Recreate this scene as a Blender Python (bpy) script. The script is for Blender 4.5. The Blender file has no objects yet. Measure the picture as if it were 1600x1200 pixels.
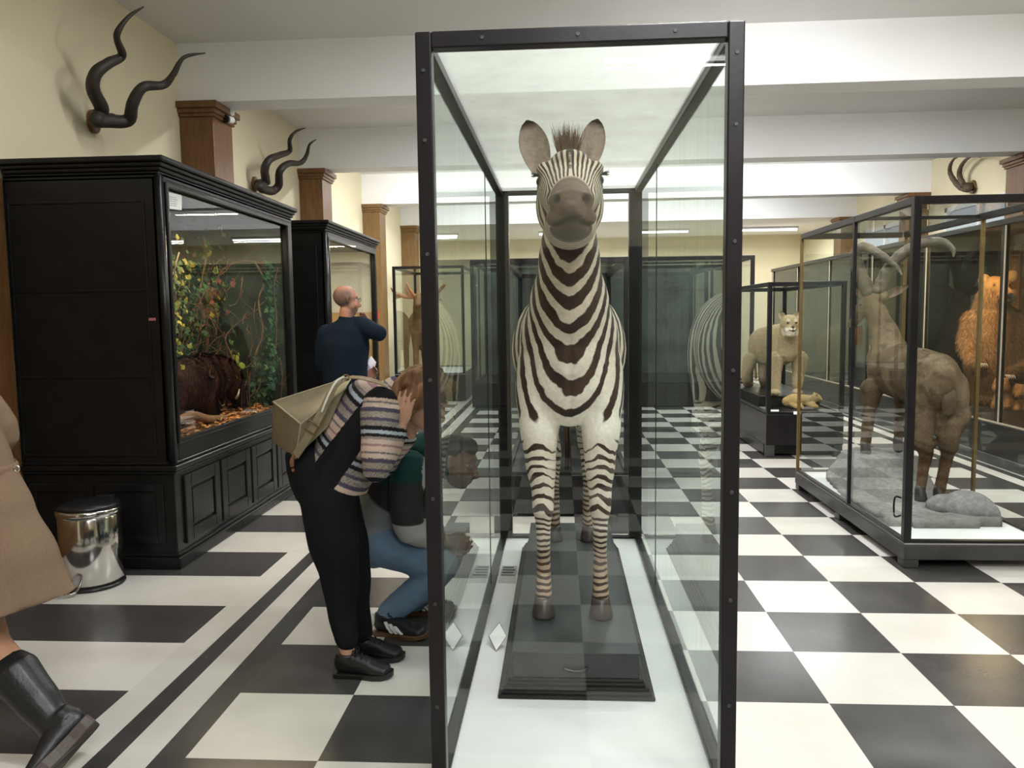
import bpy, bmesh, math, random
import numpy as np
from mathutils import Vector, Matrix, noise as mnoise

random.seed(7)
RNG = np.random.default_rng(7)
scn = bpy.context.scene
COL = scn.collection

# ------------------------------------------------------------------ camera
F, YAW, PIT, ROL, H, T = 1216.295, 0.0632977, 0.0878156, -0.0127991, 1.553433, 0.48
TX, TY = 1.054917, 4.004442          # one corner of the floor tile grid
_fw = Vector((-math.sin(YAW)*math.cos(PIT), math.cos(YAW)*math.cos(PIT), -math.sin(PIT)))
_r0 = Vector((math.cos(YAW), math.sin(YAW), 0)); _u0 = _r0.cross(_fw)
_r = math.cos(ROL)*_r0 + math.sin(ROL)*_u0
_u = -math.sin(ROL)*_r0 + math.cos(ROL)*_u0
CAM = Vector((0, 0, H))
cam_data = bpy.data.cameras.new('camera'); cam = bpy.data.objects.new('camera', cam_data); COL.objects.link(cam)
M = Matrix.Identity(4)
for i in range(3):
    M[i][0], M[i][1], M[i][2], M[i][3] = _r[i], _u[i], -_fw[i], CAM[i]
cam.matrix_world = M
cam_data.sensor_width = 36; cam_data.lens = F/1600*36; cam_data.clip_start = 0.05; cam_data.clip_end = 200
scn.camera = cam

def ray(px, py): return _r*((px-800)/F) - _u*((py-600)/F) + _fw
def AY(px, py, Y): d = ray(px, py); return CAM + d*(Y/d.y)
def AX(px, py, X): d = ray(px, py); return CAM + d*(X/d.x)
def AZ(px, py, Z): d = ray(px, py); return CAM + d*((Z-H)/d.z)

# ------------------------------------------------------------------ materials
def newmat(name):
    m = bpy.data.materials.new(name); m.use_nodes = True
    nt = m.node_tree; nt.nodes.clear()
    return m, nt
class NT:
    def __init__(s, nt): s.nt = nt
    def n(s, t, **kw):
        x = s.nt.nodes.new(t)
        for k, v in kw.items(): setattr(x, k, v)
        return x
    def l(s, a, b): s.nt.links.new(a, b)
    def put(s, sock, v):
        if isinstance(v, bpy.types.NodeSocket): s.l(v, sock)
        else:
            if sock.type == 'RGBA' and len(v) == 3: v = (*v, 1)
            sock.default_value = v
    def m(s, op, a, b=None, c=None):
        x = s.n('ShaderNodeMath', operation=op)
        for i, v in enumerate((a, b, c)):
            if v is not None: s.put(x.inputs[i], v)
        return x.outputs[0]
    def mix(s, f, a, b, blend='MIX'):
        x = s.n('ShaderNodeMix', data_type='RGBA', blend_type=blend)
        s.put(x.inputs[0], f); s.put(x.inputs[6], a); s.put(x.inputs[7], b)
        return x.outputs[2]
    def noise(s, vec, scale, detail=3, rough=.55, dist=0):
        x = s.n('ShaderNodeTexNoise'); s.l(vec, x.inputs['Vector'])
        x.inputs['Scale'].default_value = scale; x.inputs['Detail'].default_value = detail
        x.inputs['Roughness'].default_value = rough; x.inputs['Distortion'].default_value = dist
        return x.outputs[0]
    def mr(s, v, a, b, c=0, d=1, smooth=False):
        x = s.n('ShaderNodeMapRange'); s.put(x.inputs[0], v)
        if smooth: x.interpolation_type = 'SMOOTHSTEP'
        for i, q in enumerate((a, b, c, d)): s.put(x.inputs[i+1], q)
        return x.outputs[0]
    def out(s, sh): o = s.n('ShaderNodeOutputMaterial'); s.l(sh, o.inputs[0])
    def principled(s, color, rough=.5, metal=0, spec=.5, **kw):
        p = s.n('ShaderNodeBsdfPrincipled')
        s.put(p.inputs['Base Color'], color); s.put(p.inputs['Roughness'], rough); s.put(p.inputs['Metallic'], metal)
        s.put(p.inputs['Specular IOR Level'], spec)
        for k, v in kw.items(): s.put(p.inputs[k.replace('_', ' ')], v)
        return p
    def bump(s, h, strength=.3, dist=.01):
        b = s.n('ShaderNodeBump'); s.put(b.inputs['Strength'], strength); b.inputs['Distance'].default_value = dist
        s.l(h, b.inputs['Height']); return b.outputs[0]
def lin(r, g, b):
    f = lambda c: (c/255/12.92) if c/255 <= .04045 else ((c/255+.055)/1.055)**2.4
    return (f(r), f(g), f(b))

def mat_plain(name, color, rough=.5, metal=0, var=.12, scale=6, bump=0, bscale=60, spec=.5, **kw):
    m, nt = newmat(name); g = NT(nt)
    tc = g.n('ShaderNodeTexCoord').outputs['Object']
    nz = g.noise(tc, scale, 4)
    f = g.mr(nz, .3, .7, 1-var, 1+var)
    c = g.n('ShaderNodeVectorMath', operation='SCALE'); c.inputs[0].default_value = color
    g.l(f, c.inputs['Scale'])
    p = g.principled(c.outputs[0], rough, metal, spec, **kw)
    if bump: g.l(g.bump(g.noise(tc, bscale, 3), bump, .01), p.inputs['Normal'])
    g.out(p.outputs[0]); return m
def mat_emit(name, color, strength):
    m, nt = newmat(name); g = NT(nt); e = g.n('ShaderNodeEmission')
    e.inputs[0].default_value = (*color, 1); e.inputs[1].default_value = strength
    g.out(e.outputs[0]); return m
def mat_glass(name, tint=(.93, .97, .95), f0=.07, streak=0.0, edge=None):
    m, nt = newmat(name); g = NT(nt)
    geo = g.n('ShaderNodeNewGeometry')
    dot = g.n('ShaderNodeVectorMath', operation='DOT_PRODUCT'); g.l(geo.outputs['Normal'], dot.inputs[0]); g.l(geo.outputs['Incoming'], dot.inputs[1])
    c = g.m('ABSOLUTE', dot.outputs['Value'])
    fr = g.m('MULTIPLY_ADD', g.m('POWER', g.m('SUBTRACT', 1, c), 5), 1-f0, f0)
    tr = g.n('ShaderNodeBsdfTransparent'); tr.inputs[0].default_value = (*tint, 1)
    gl = g.n('ShaderNodeBsdfGlossy'); gl.inputs['Roughness'].default_value = 0; gl.inputs[0].default_value = (.93, .97, .95, 1)
    mx = g.n('ShaderNodeMixShader'); g.l(fr, mx.inputs[0]); g.l(tr.outputs[0], mx.inputs[1]); g.l(gl.outputs[0], mx.inputs[2])
    sh = mx.outputs[0]
    if streak:
        tc = g.n('ShaderNodeTexCoord').outputs['Object']
        mp = g.n('ShaderNodeMapping'); g.l(tc, mp.inputs[0]); mp.inputs['Scale'].default_value = (30, 30, .6)
        s = g.mr(g.noise(mp.outputs[0], 1, 4), .45, .8, 0, streak)
        df = g.n('ShaderNodeBsdfDiffuse'); df.inputs[0].default_value = (.72, .8, .75, 1)
        m2 = g.n('ShaderNodeMixShader'); g.l(s, m2.inputs[0]); g.l(sh, m2.inputs[1]); g.l(df.outputs[0], m2.inputs[2]); sh = m2.outputs[0]
    g.out(sh); return m
def mat_frost(name):
    m, nt = newmat(name); g = NT(nt)
    tc = g.n('ShaderNodeTexCoord').outputs['Object']
    n = g.noise(tc, 3.5, 5, .6)
    tr = g.n('ShaderNodeBsdfTransparent'); tr.inputs[0].default_value = (.86, .93, .87, 1)
    tl = g.n('ShaderNodeBsdfTranslucent'); tl.inputs[0].default_value = (.53, .56, .505, 1)
    gl = g.n('ShaderNodeBsdfGlossy'); gl.inputs['Roughness'].default_value = .05
    m1 = g.n('ShaderNodeMixShader'); g.l(g.mr(n, .3, .7, .5, .75), m1.inputs[0]); g.l(tr.outputs[0], m1.inputs[1]); g.l(tl.outputs[0], m1.inputs[2])
    m2 = g.n('ShaderNodeMixShader'); m2.inputs[0].default_value = .06; g.l(m1.outputs[0], m2.inputs[1]); g.l(gl.outputs[0], m2.inputs[2])
    g.out(m2.outputs[0]); return m
def mat_attr(name, rough=.75, bump=.4, bscale=140, var=.22, vscale=40, spec=.3, stretch=(1, 1, 1), sheen=0):
    """colour from the mesh's own colour attribute, broken up by procedural noise (fur, cloth, skin)"""
    m, nt = newmat(name); g = NT(nt)
    tc = g.n('ShaderNodeTexCoord').outputs['Object']
    mp = g.n('ShaderNodeMapping'); g.l(tc, mp.inputs[0]); mp.inputs['Scale'].default_value = stretch
    at = g.n('ShaderNodeAttribute'); at.attribute_name = 'col'
    f = g.mr(g.noise(mp.outputs[0], vscale, 5, .65), .25, .75, 1-var, 1+var)
    c = g.n('ShaderNodeVectorMath', operation='SCALE'); g.l(at.outputs['Color'], c.inputs[0]); g.l(f, c.inputs['Scale'])
    p = g.principled(c.outputs[0], rough, 0, spec)
    if bump: g.l(g.bump(g.noise(mp.outputs[0], bscale, 3), bump, .006), p.inputs['Normal'])
    if sheen: p.inputs['Sheen Weight'].default_value = sheen
    g.out(p.outputs[0]); return m

MT = {}
MT['black_wood'] = mat_plain('black_painted_wood', (.009, .0088, .0085), .3, var=.3, bump=.05, bscale=30, spec=.28)
MT['black_metal'] = mat_plain('black_painted_metal', (.010, .0085, .0095), .33, var=.3, bump=.03, bscale=60, spec=.32)
MT['grey_metal'] = mat_plain('grey_black_metal', (.04, .04, .04), .42, var=.3, bump=.03, bscale=50)
MT['steel'] = mat_plain('polished_steel', (.62, .61, .59), .13, 1, var=.04)
MT['gold'] = mat_plain('brass_metal', (.17, .11, .04), .4, .6, var=.2)
MT['white_panel'] = mat_plain('white_painted_panel', (.68, .69, .675), .55, var=.05, scale=3, bump=.08, bscale=40)
MT['paper'] = mat_plain('white_paper', (.78, .8, .76), .7, var=.03)
MT['grey_paper'] = mat_plain('grey_paper', (.40, .41, .39), .7, var=.2, scale=60)
MT['ink'] = mat_plain('dark_ink', (.06, .06, .06), .7)
MT['red'] = mat_plain('red_sticker', (.55, .03, .02), .5)
MT['pink'] = mat_plain('pink_sticker', (.45, .15, .13), .5)
MT['glass'] = mat_glass('clear_glass', (.96, .985, .97), .028)
MT['glass_front'] = mat_glass('clear_glass_front', (.98, .99, .985), .05)
MT['glass_side'] = mat_glass('clear_glass_side', (.85, .94, .905), .085, .10)
MT['glass_left'] = mat_glass('clear_glass_cabinet', (.92, .95, .94), .075)
MT['glass_top'] = mat_frost('frosted_dusty_glass')
MT['lamp'] = mat_emit('fluorescent_tube', (1, .98, .95), 9)
MT['lamp_body'] = mat_plain('white_enamel', (.8, .8, .78), .4, var=.03)
MT['white_plastic'] = mat_plain('white_plastic', (.75, .75, .75), .35, var=.02)
MT['black_plastic'] = mat_plain('black_plastic', (.012, .012, .013), .3, var=.1)
MT['wall'] = mat_plain('cream_wall_paint', (.74, .67, .47), .75, var=.03, scale=.7, bump=.06, bscale=25, spec=.2)
MT['ceiling'] = mat_plain('off_white_ceiling', (.74, .73, .71), .8, var=.03, scale=.8, spec=.2)
MT['beam'] = mat_plain('white_beam_paint', (.88, .88, .875), .75, var=.025, scale=1.2, spec=.2)
MT['fur'] = mat_attr('animal_fur', .85, .3, 200, .28, 55, .12)
MT['skin'] = mat_attr('skin', .5, .06, 200, .08, 40, .35)
MT['cloth'] = mat_attr('woven_cloth', .85, .25, 350, .12, 120, .15)
MT['leather'] = mat_attr('leather', .38, .15, 120, .15, 30, .45)
MT['hair'] = mat_attr('hair_strands', .5, .6, 60, .35, 30, .35, stretch=(6, 6, 1))
MT['horn'] = mat_attr('dark_horn', .5, .5, 60, .25, 25, .35)
MT['leaf'] = mat_attr('leaf', .55, .2, 60, .3, 30, .3)
MT['rock'] = mat_attr('rough_rock', .95, .9, 45, .35, 25, .1)

def mat_wood(name, c1, c2, rough=.35, axis=2):
    m, nt = newmat(name); g = NT(nt)
    tc = g.n('ShaderNodeTexCoord').outputs['Object']
    mp = g.n('ShaderNodeMapping'); g.l(tc, mp.inputs[0])
    sc = [14, 14, 14]; sc[axis] = 1.2; mp.inputs['Scale'].default_value = sc
    nz = g.noise(mp.outputs[0], 2.2, 6, .6, 1.2)
    c = g.mix(g.mr(nz, .3, .7), c1, c2)
    p = g.principled(c, rough); g.out(p.outputs[0]); return m
MT['wood'] = mat_wood('stained_pilaster_wood', (.105, .045, .014), (.21, .10, .035), .3)
MT['wood_light'] = mat_wood('light_pilaster_wood', (.13, .068, .02), (.21, .12, .04), .35)

def floor_mat():
    m, nt = newmat('checker_floor_tiles'); g = NT(nt)
    tc = g.n('ShaderNodeTexCoord').outputs['Object']
    sp = g.n('ShaderNodeSeparateXYZ'); g.l(tc, sp.inputs[0])
    c = g.m('DIVIDE', g.m('SUBTRACT', sp.outputs[0], TX), T); r = g.m('DIVIDE', g.m('SUBTRACT', sp.outputs[1], TY), T)
    fc, frr = g.m('FLOOR', c), g.m('FLOOR', r)
    par = g.m('FLOORED_MODULO', g.m('ADD', fc, frr), 2)          # 0 white
    chk = g.m('SUBTRACT', 1, par)
    d = g.m('MAXIMUM', g.m('SUBTRACT', -5, c), g.m('SUBTRACT', c, 6))   # >0 in the borders
    lt = lambda a, b: g.m('LESS_THAN', a, b)
    rowp = g.m('SUBTRACT', 1, g.m('FLOORED_MODULO', frr, 2))     # 1 white for even rows
    def sel(cond, a, b): return g.m('ADD', g.m('MULTIPLY', cond, a), g.m('MULTIPLY', g.m('SUBTRACT', 1, cond), b))
    w = sel(lt(d, 1.0), 1.0, rowp)
    w = sel(lt(d, .70), 0.0, w); w = sel(lt(d, .51), 1.0, w); w = sel(lt(d, .23), 0.0, w); w = sel(lt(d, 0), chk, w)
    # hairline joints
    fx = g.m('ABSOLUTE', g.m('SUBTRACT', g.m('FRACT', c), .5)); fy = g.m('ABSOLUTE', g.m('SUBTRACT', g.m('FRACT', r), .5))
    seam = g.m('GREATER_THAN', g.m('MAXIMUM', fx, fy), .497)
    idn = g.n('ShaderNodeTexWhiteNoise', noise_dimensions='2D')
    cb = g.n('ShaderNodeCombineXYZ'); g.l(fc, cb.inputs[0]); g.l(frr, cb.inputs[1]); g.l(cb.outputs[0], idn.inputs['Vector'])
    tv = g.mr(idn.outputs['Value'], 0, 1, .92, 1.06)
    n1 = g.noise(tc, 3, 5, .6); n2 = g.noise(tc, 170, 2, .5)
    spk = g.mr(n2, .66, .74, 0, .25)
    wc = g.mix(g.mr(n1, .3, .7), (.60, .575, .52), (.665, .64, .585)); wc = g.mix(spk, wc, (.45, .42, .36))
    dc = g.mix(g.mr(n1, .3, .7), (.046, .044, .042), (.064, .061, .058)); dc = g.mix(g.mr(n2, .68, .76, 0, .3), dc, (.25, .24, .22))
    col = g.mix(w, dc, wc)
    s = g.n('ShaderNodeVectorMath', operation='SCALE'); g.l(col, s.inputs[0]); g.l(tv, s.inputs['Scale'])
    col = g.mix(g.m('MULTIPLY', g.m('MULTIPLY', seam, lt(d, 0)), .12), s.outputs[0], (.2, .19, .17))
    p = g.principled(col, g.mr(n1, .3, .7, .2, .27), 0, .42)
    g.l(g.bump(g.noise(tc, 5, 2), .012, .01), p.inputs['Normal'])
    g.out(p.outputs[0]); return m
MT['floor'] = floor_mat()

# ------------------------------------------------------------------ mesh building
class MB:
    def __init__(s): s.v = []; s.f = []
    def add(s, v, f):
        o = len(s.v); s.v += [tuple(x) for x in v]; s.f += [tuple(i+o for i in q) for q in f]; return s
    def box(s, x0, x1, y0, y1, z0, z1):
        v = [(x, y, z) for z in (z0, z1) for y in (y0, y1) for x in (x0, x1)]
        return s.add(v, [(0, 2, 3, 1), (4, 5, 7, 6), (0, 1, 5, 4), (2, 6, 7, 3), (0, 4, 6, 2), (1, 3, 7, 5)])
    def hexa(s, p):      # p: 8 corners, bottom 4 ring then top 4 ring
        return s.add(p, [(3, 2, 1, 0), (4, 5, 6, 7), (0, 1, 5, 4), (1, 2, 6, 5), (2, 3, 7, 6), (3, 0, 4, 7)])
    def quad(s, a, b, c, d): return s.add([a, b, c, d], [(0, 1, 2, 3)])
    def cyl(s, a, b, r0, r1=None, n=16):
        return s.tube([a, b], [r0, r0 if r1 is None else r1], n=n, res=1, cap='flat')
    def lathe(s, c, prof, n=24):     # prof [(r,z)]
        vs, fs = [], []
        for r, z in prof:
            for i in range(n):
                a = 2*math.pi*i/n; vs.append((c[0]+r*math.cos(a), c[1]+r*math.sin(a), c[2]+z))
        for j in range(len(prof)-1):
            for i in range(n):
                k = (i+1) % n; fs.append((j*n+i, j*n+k, (j+1)*n+k, (j+1)*n+i))
        fs.append(tuple(range(n))[::-1]); fs.append(tuple((len(prof)-1)*n+i for i in range(n)))
        return s.add(vs, fs)
    def tube(s, pts, rad, n=14, res=6, up=(0, 0, 1), cap='round', wob=None):
        P, R = smooth_path(pts, rad, res)
        if cap == 'round':
            t0 = (P[0]-P[1]).normalized(); t1 = (P[-1]-P[-2]).normalized()
            q0, q1 = R[0], R[-1]; m0, m1 = min(q0), min(q1)
            P = [P[0]+t0*m0*.92, P[0]+t0*m0*.6] + P + [P[-1]+t1*m1*.6, P[-1]+t1*m1*.92]
            R = [(q0[0]*.3, q0[1]*.3), (q0[0]*.78, q0[1]*.78)] + R + [(q1[0]*.78, q1[1]*.78), (q1[0]*.3, q1[1]*.3)]
        vs, fs = [], []; U = Vector(up); N = len(P); prev = None
        for i in range(N):
            t = (P[min(i+1, N-1)]-P[max(i-1, 0)]).normalized()
            side = t.cross(U)
            if side.length < .15:
                side = prev if prev is not None else t.orthogonal()
                side = (side - t*side.dot(t))
            side.normalize(); prev = side; v = side.cross(t)
            for k in range(n):
                a = 2*math.pi*k/n; w = 1
                if wob: w = wob(i/(N-1), a)
                vs.append(P[i]+side*(R[i][0]*w*math.cos(a))+v*(R[i][1]*w*math.sin(a)))
        for j in range(N-1):
            for k in range(n):
                q = (k+1) % n; fs.append((j*n+k, j*n+q, (j+1)*n+q, (j+1)*n+k))
        fs.append(tuple(range(n))[::-1]); fs.append(tuple((N-1)*n+k for k in range(n)))
        return s.add(vs, fs)
    def ell(s, c, r, rot=None, n=18, m=12):
        vs, fs = [], []; c = Vector(c)
        R3 = rot if rot is not None else Matrix.Identity(3)
        for j in range(1, m):
            th = math.pi*j/m
            for i in range(n):
                a = 2*math.pi*i/n
                vs.append(c+R3 @ Vector((r[0]*math.sin(th)*math.cos(a), r[1]*math.sin(th)*math.sin(a), r[2]*math.cos(th))))
        t = len(vs); vs.append(c+R3 @ Vector((0, 0, r[2]))); vs.append(c+R3 @ Vector((0, 0, -r[2])))
        for j in range(m-2):
            for i in range(n):
                k = (i+1) % n; fs.append((j*n+i, (j+1)*n+i, (j+1)*n+k, j*n+k))
        for i in range(n):
            k = (i+1) % n; fs.append((t, i, k)); fs.append((t+1, (m-2)*n+k, (m-2)*n+i))
        return s.add(vs, fs)

def _r2(r): return (r, r) if not isinstance(r, (tuple, list)) else tuple(r)
def smooth_path(pts, rad, res):
    P = [Vector(p) for p in pts]
    if not isinstance(rad, (list,)): rad = [rad]*len(P)
    R = [_r2(r) for r in rad]
    if res <= 1: return P, R
    oP, oR = [], []
    for i in range(len(P)-1):
        p0, p1, p2, p3 = P[max(i-1, 0)], P[i], P[i+1], P[min(i+2, len(P)-1)]
        for k in range(res):
            t = k/res; t2, t3 = t*t, t*t*t
            oP.append(.5*((2*p1)+(p2-p0)*t+(2*p0-5*p1+4*p2-p3)*t2+(3*p1-p0-3*p2+p3)*t3))
            s = t*t*(3-2*t)
            oR.append((R[i][0]*(1-s)+R[i+1][0]*s, R[i][1]*(1-s)+R[i+1][1]*s))
    oP.append(P[-1]); oR.append(R[-1])
    return oP, oR

OFF = {}
def woff(o): return OFF.get(o.name, Vector((0, 0, 0)))
def mk(name, mb, mat, parent=None, smooth=False, bevel=0, seg=2):
    """link one mesh object; coordinates of mb are world coordinates"""
    me = bpy.data.meshes.new(name)
    off = woff(parent) if parent else Vector((0, 0, 0))
    me.from_pydata([(x[0]-off.x, x[1]-off.y, x[2]-off.z) for x in mb.v], [], mb.f); me.update()
    if smooth:
        me.polygons.foreach_set('use_smooth', [True]*len(me.polygons))
    o = bpy.data.objects.new(name, me); COL.objects.link(o)
    if mat: me.materials.append(mat)
    if parent: o.parent = parent; OFF[o.name] = off
    if bevel:
        b = o.modifiers.new('bevel', 'BEVEL'); b.width = bevel; b.segments = seg; b.limit_method = 'ANGLE'; b.angle_limit = .6
    return o
def thing(name, loc, label, cat, group=None):
    o = bpy.data.objects.new(name, None); COL.objects.link(o); o.location = loc; o.empty_display_size = .1
    OFF[o.name] = Vector(loc); tag(o, label, cat, group); return o
def tag(o, label, cat, group=None):
    o['label'] = label; o['category'] = cat
    if group: o['group'] = group
    return o
def struct(name, mb, mat, parent=None, bevel=0):
    o = mk(name, mb, mat, parent, bevel=bevel)
    if not parent: o['kind'] = 'structure'
    return o
def setcol(me, arr, name='col'):
    a = me.color_attributes.new(name, 'FLOAT_COLOR', 'POINT')
    c = np.ones((len(me.vertices), 4), np.float32); c[:, :3] = arr
    a.data.foreach_set('color', c.ravel())
def coords(me, off=Vector((0, 0, 0))):
    a = np.empty(len(me.vertices)*3, np.float32); me.vertices.foreach_get('co', a); return a.reshape(-1, 3)+np.array(off, np.float32)
def colored(name, mb, mat, color, parent=None, smooth=True, bevel=0, fn=None):
    o = mk(name, mb, mat, parent, smooth, bevel)
    c = coords(o.data, woff(parent) if parent else Vector((0, 0, 0)))
    setcol(o.data, fn(c) if fn else np.tile(np.array(color, np.float32), (len(c), 1)))
    return o
def organic(name, mb, mat, parent=None, voxel=.012, smooth=4, fac=.5, colorfn=None, disp=None):
    """fuse overlapping tubes into one continuous skin"""
    o = mk(name, mb, None, parent)
    r = o.modifiers.new('r', 'REMESH'); r.mode = 'VOXEL'; r.voxel_size = voxel; r.use_smooth_shade = True
    s = o.modifiers.new('s', 'SMOOTH'); s.factor = fac; s.iterations = smooth
    dg = bpy.context.evaluated_depsgraph_get(); dg.update()
    me = bpy.data.meshes.new_from_object(o.evaluated_get(dg)); me.name = name
    o.modifiers.clear(); old = o.data; o.data = me; bpy.data.meshes.remove(old)
    me.polygons.foreach_set('use_smooth', [True]*len(me.polygons))
    me.materials.clear(); me.materials.append(mat)
    c = coords(me, woff(parent) if parent else Vector((0, 0, 0)))
    if disp is not None:
        nrm = np.empty(len(me.vertices)*3, np.float32); me.vertices.foreach_get('normal', nrm); nrm = nrm.reshape(-1, 3)
        loc = coords(me); loc += nrm*disp(c)[:, None]; me.vertices.foreach_set('co', loc.ravel().astype(np.float32)); me.update()
    if colorfn is not None: setcol(me, colorfn(c))
    return o
def furify(o, n, length, width, comb, colorfn, seed=0, lift=.35, keep=None):
    """comb n short tapering hairs out of the skin, inside the same mesh"""
    me = o.data; r = np.random.default_rng(seed); me.calc_loop_triangles()
    nt = len(me.loop_triangles); tri = np.empty(nt*3, np.int32); me.loop_triangles.foreach_get('vertices', tri); tri = tri.reshape(-1, 3)
    V = coords(me); N = np.empty(len(V)*3, np.float32); me.vertices.foreach_get('normal', N); N = N.reshape(-1, 3)
    a, b, c = V[tri[:, 0]], V[tri[:, 1]], V[tri[:, 2]]; ar = np.linalg.norm(np.cross(b-a, c-a), axis=1)
    pick = r.choice(nt, n, p=ar/ar.sum()); u = r.random((n, 2)); fl = u.sum(1) > 1; u[fl] = 1-u[fl]
    w = np.stack([1-u.sum(1), u[:, 0], u[:, 1]], 1)[:, :, None]
    P = (V[tri[pick]]*w).sum(1); Q = (N[tri[pick]]*w).sum(1); Q /= np.linalg.norm(Q, axis=1)[:, None]+1e-9
    off = np.array(woff(o), np.float32)
    if keep is not None:
        k = keep(P+off); P, Q = P[k], Q[k]; n = len(P)
    cb = np.array(comb, np.float32)+r.normal(0, .28, (n, 3)); cb -= Q*(cb*Q).sum(1)[:, None]; cb /= np.linalg.norm(cb, axis=1)[:, None]+1e-9
    d = cb+Q*lift*(r.random((n, 1))+.4); d /= np.linalg.norm(d, axis=1)[:, None]
    s = np.cross(d, Q); s /= np.linalg.norm(s, axis=1)[:, None]+1e-9
    L = length*r.uniform(.5, 1.2, (n, 1)); W = width*r.uniform(.6, 1.3, (n, 1))
    P0 = P-Q*.002; hv = np.stack([P0-s*W, P0+s*W, P+d*L], 1).reshape(-1, 3)
    polys = [tuple(p.vertices) for p in me.polygons]; base = len(V)
    allv = np.concatenate([V, hv]); m2 = bpy.data.meshes.new(me.name)
    m2.from_pydata(allv.tolist(), [], polys+[(base+3*i, base+3*i+1, base+3*i+2) for i in range(n)]); m2.update()
    m2.polygons.foreach_set('use_smooth', [True]*len(m2.polygons)); m2.materials.append(me.materials[0])
    col = np.concatenate([colorfn(V+off), np.repeat(colorfn(P+off)*r.uniform(.6, 1.45, (n, 1)), 3, 0)])
    setcol(m2, col); o.data = m2; bpy.data.meshes.remove(me)
def sst(x, a, b):
    t = np.clip((x-a)/(b-a), 0, 1); return t*t*(3-2*t)
def mixc(w, a, b): return a*(1-w[:, None])+np.array(b, np.float32)*w[:, None]
def snoise(c, scale, seed=0):
    """cheap smooth noise from summed sines"""
    r = np.random.default_rng(seed); s = np.zeros(len(c), np.float32)
    for k in range(7):
        d = r.normal(size=3); d /= np.linalg.norm(d)
        s += np.sin((c @ d)*scale*(.6+.25*k)+r.uniform(0, 6.3))/(1+.25*k)
    return s/3.2
def copy_tree(root, loc, label, group=None):
    r = root.copy(); COL.objects.link(r); r.location = loc; r['label'] = label
    if group: r['group'] = group
    for ch in list(root.children):
        c = ch.copy(); COL.objects.link(c); c.parent = r
        for gch in ch.children:
            d = gch.copy(); COL.objects.link(d); d.parent = c
    return r
# ================================================================== the hall
XL, XR, YF, YB, ZC, ZB = -3.4, 6.1, 20.2, -4.6, 4.0, 3.49
struct('floor', MB().box(XL-.2, XR+.2, YB-4.7, YF+.2, -.2, 0), MT['floor'])
struct('ceiling', MB().box(XL-.2, XR+.2, YB-4.7, YF+.2, ZC, ZC+.2), MT['ceiling'])
struct('wall_left', MB().box(XL-.2, XL, YB-4.7, YF+.2, 0, ZC), MT['wall'])
# right wall with window openings
wy = [(7.0, 9.6), (10.9, 12.9), (14.2, 16.2)]
rw = MB(); rw.box(XR, XR+.2, YB-4.7, YF+.2, 0, 1.5); rw.box(XR, XR+.2, YB-4.7, YF+.2, 3.15, ZC)
yy = YB-4.7
for a, b in wy: rw.box(XR, XR+.2, yy, a, 1.5, 3.15); yy = b
rw.box(XR, XR+.2, yy, YF+.2, 1.5, 3.15)
struct('wall_right', rw, MT['wall'])
sky = mat_emit('daylight_outside', (.85, .93, 1.0), .75)
for i, (a, b) in enumerate(wy):
    fr = MB(); w = .07
    fr.box(XR-.03, XR+.1, a, b, 1.5, 1.5+w); fr.box(XR-.03, XR+.1, a, b, 3.15-w, 3.15)
    for y in (a, (a+b)/2-w/2, b-w): fr.box(XR-.03, XR+.1, y, y+w, 1.5, 3.15)
    o = struct('window_%d' % (i+1), fr, MT['white_plastic'])
    mk('pane', MB().box(XR+.05, XR+.06, a, b, 1.5, 3.15), sky, o)
struct('wall_far', MB().box(XL-.2, XR+.2, YF, YF+.2, 0, ZC), MT['wall'])
struct('wall_back', MB().box(-.62, XR+.2, YB-.2, YB, 0, ZC), MT['wall'])
struct('wall_back_return', MB().box(-.62, -.42, YB-4.6, YB-.2, 0, ZC), MT['wall'])
struct('wall_back_recess', MB().box(XL-.2, -.42, YB-4.9, YB-4.6, 0, ZC), MT['wall'])
struct('trim_dark_block_back', MB().box(-.5, XR, YB, YB+.06, 0, 2.3), MT['black_wood'])  # unseen dark block standing in for the cases mirrored in the zebra pane
# beams
for i, y in enumerate((.5, 3.72, 6.97, 10.18, 13.45)):
    struct('trim_%d' % (i+1), MB().box(XL, XR, y, y+.32, ZB, ZC), MT['beam'])
struct('trim_6', MB().box(XL, XR, 16.7, YF, ZB, ZC), MT['beam'])
# pilasters with moulded heads
def pilaster(i, side, y, mat):
    x0, x1 = (XL, XL+.31) if side < 0 else (XR-.31, XR)
    m = MB(); m.box(x0, x1, y-.01, y+.40, 0, 3.36)
    o = struct('trim_%d' % i, m, mat, bevel=.004)
    k = MB(); e = -1 if side < 0 else 1
    for j, (z0, z1, g) in enumerate(((3.36, 3.39, .02), (3.39, 3.43, .035), (3.43, 3.489, .06))):
        k.box(x0-(g if side > 0 else 0), x1+(g if side < 0 else 0), y-.01-g, y+.40+g, z0, z1)
    mk('pilaster_head', k, mat, o, bevel=.006)
n = 8
for y in (6.97, 10.18, 13.45, 16.7):
    pilaster(n, -1, y, MT['wood'] if y < 11 else MT['wood_light']); n += 1
for y in (10.3, 13.5, 16.7):
    pilaster(n, 1, y, MT['wood']); n += 1
# stained wooden wainscot on the left wall before the first cabinet
struct('trim_%d' % n, MB().box(XL, XL+.03, 1.0, 4.60, 0, 2.42), MT['wood'])

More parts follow.
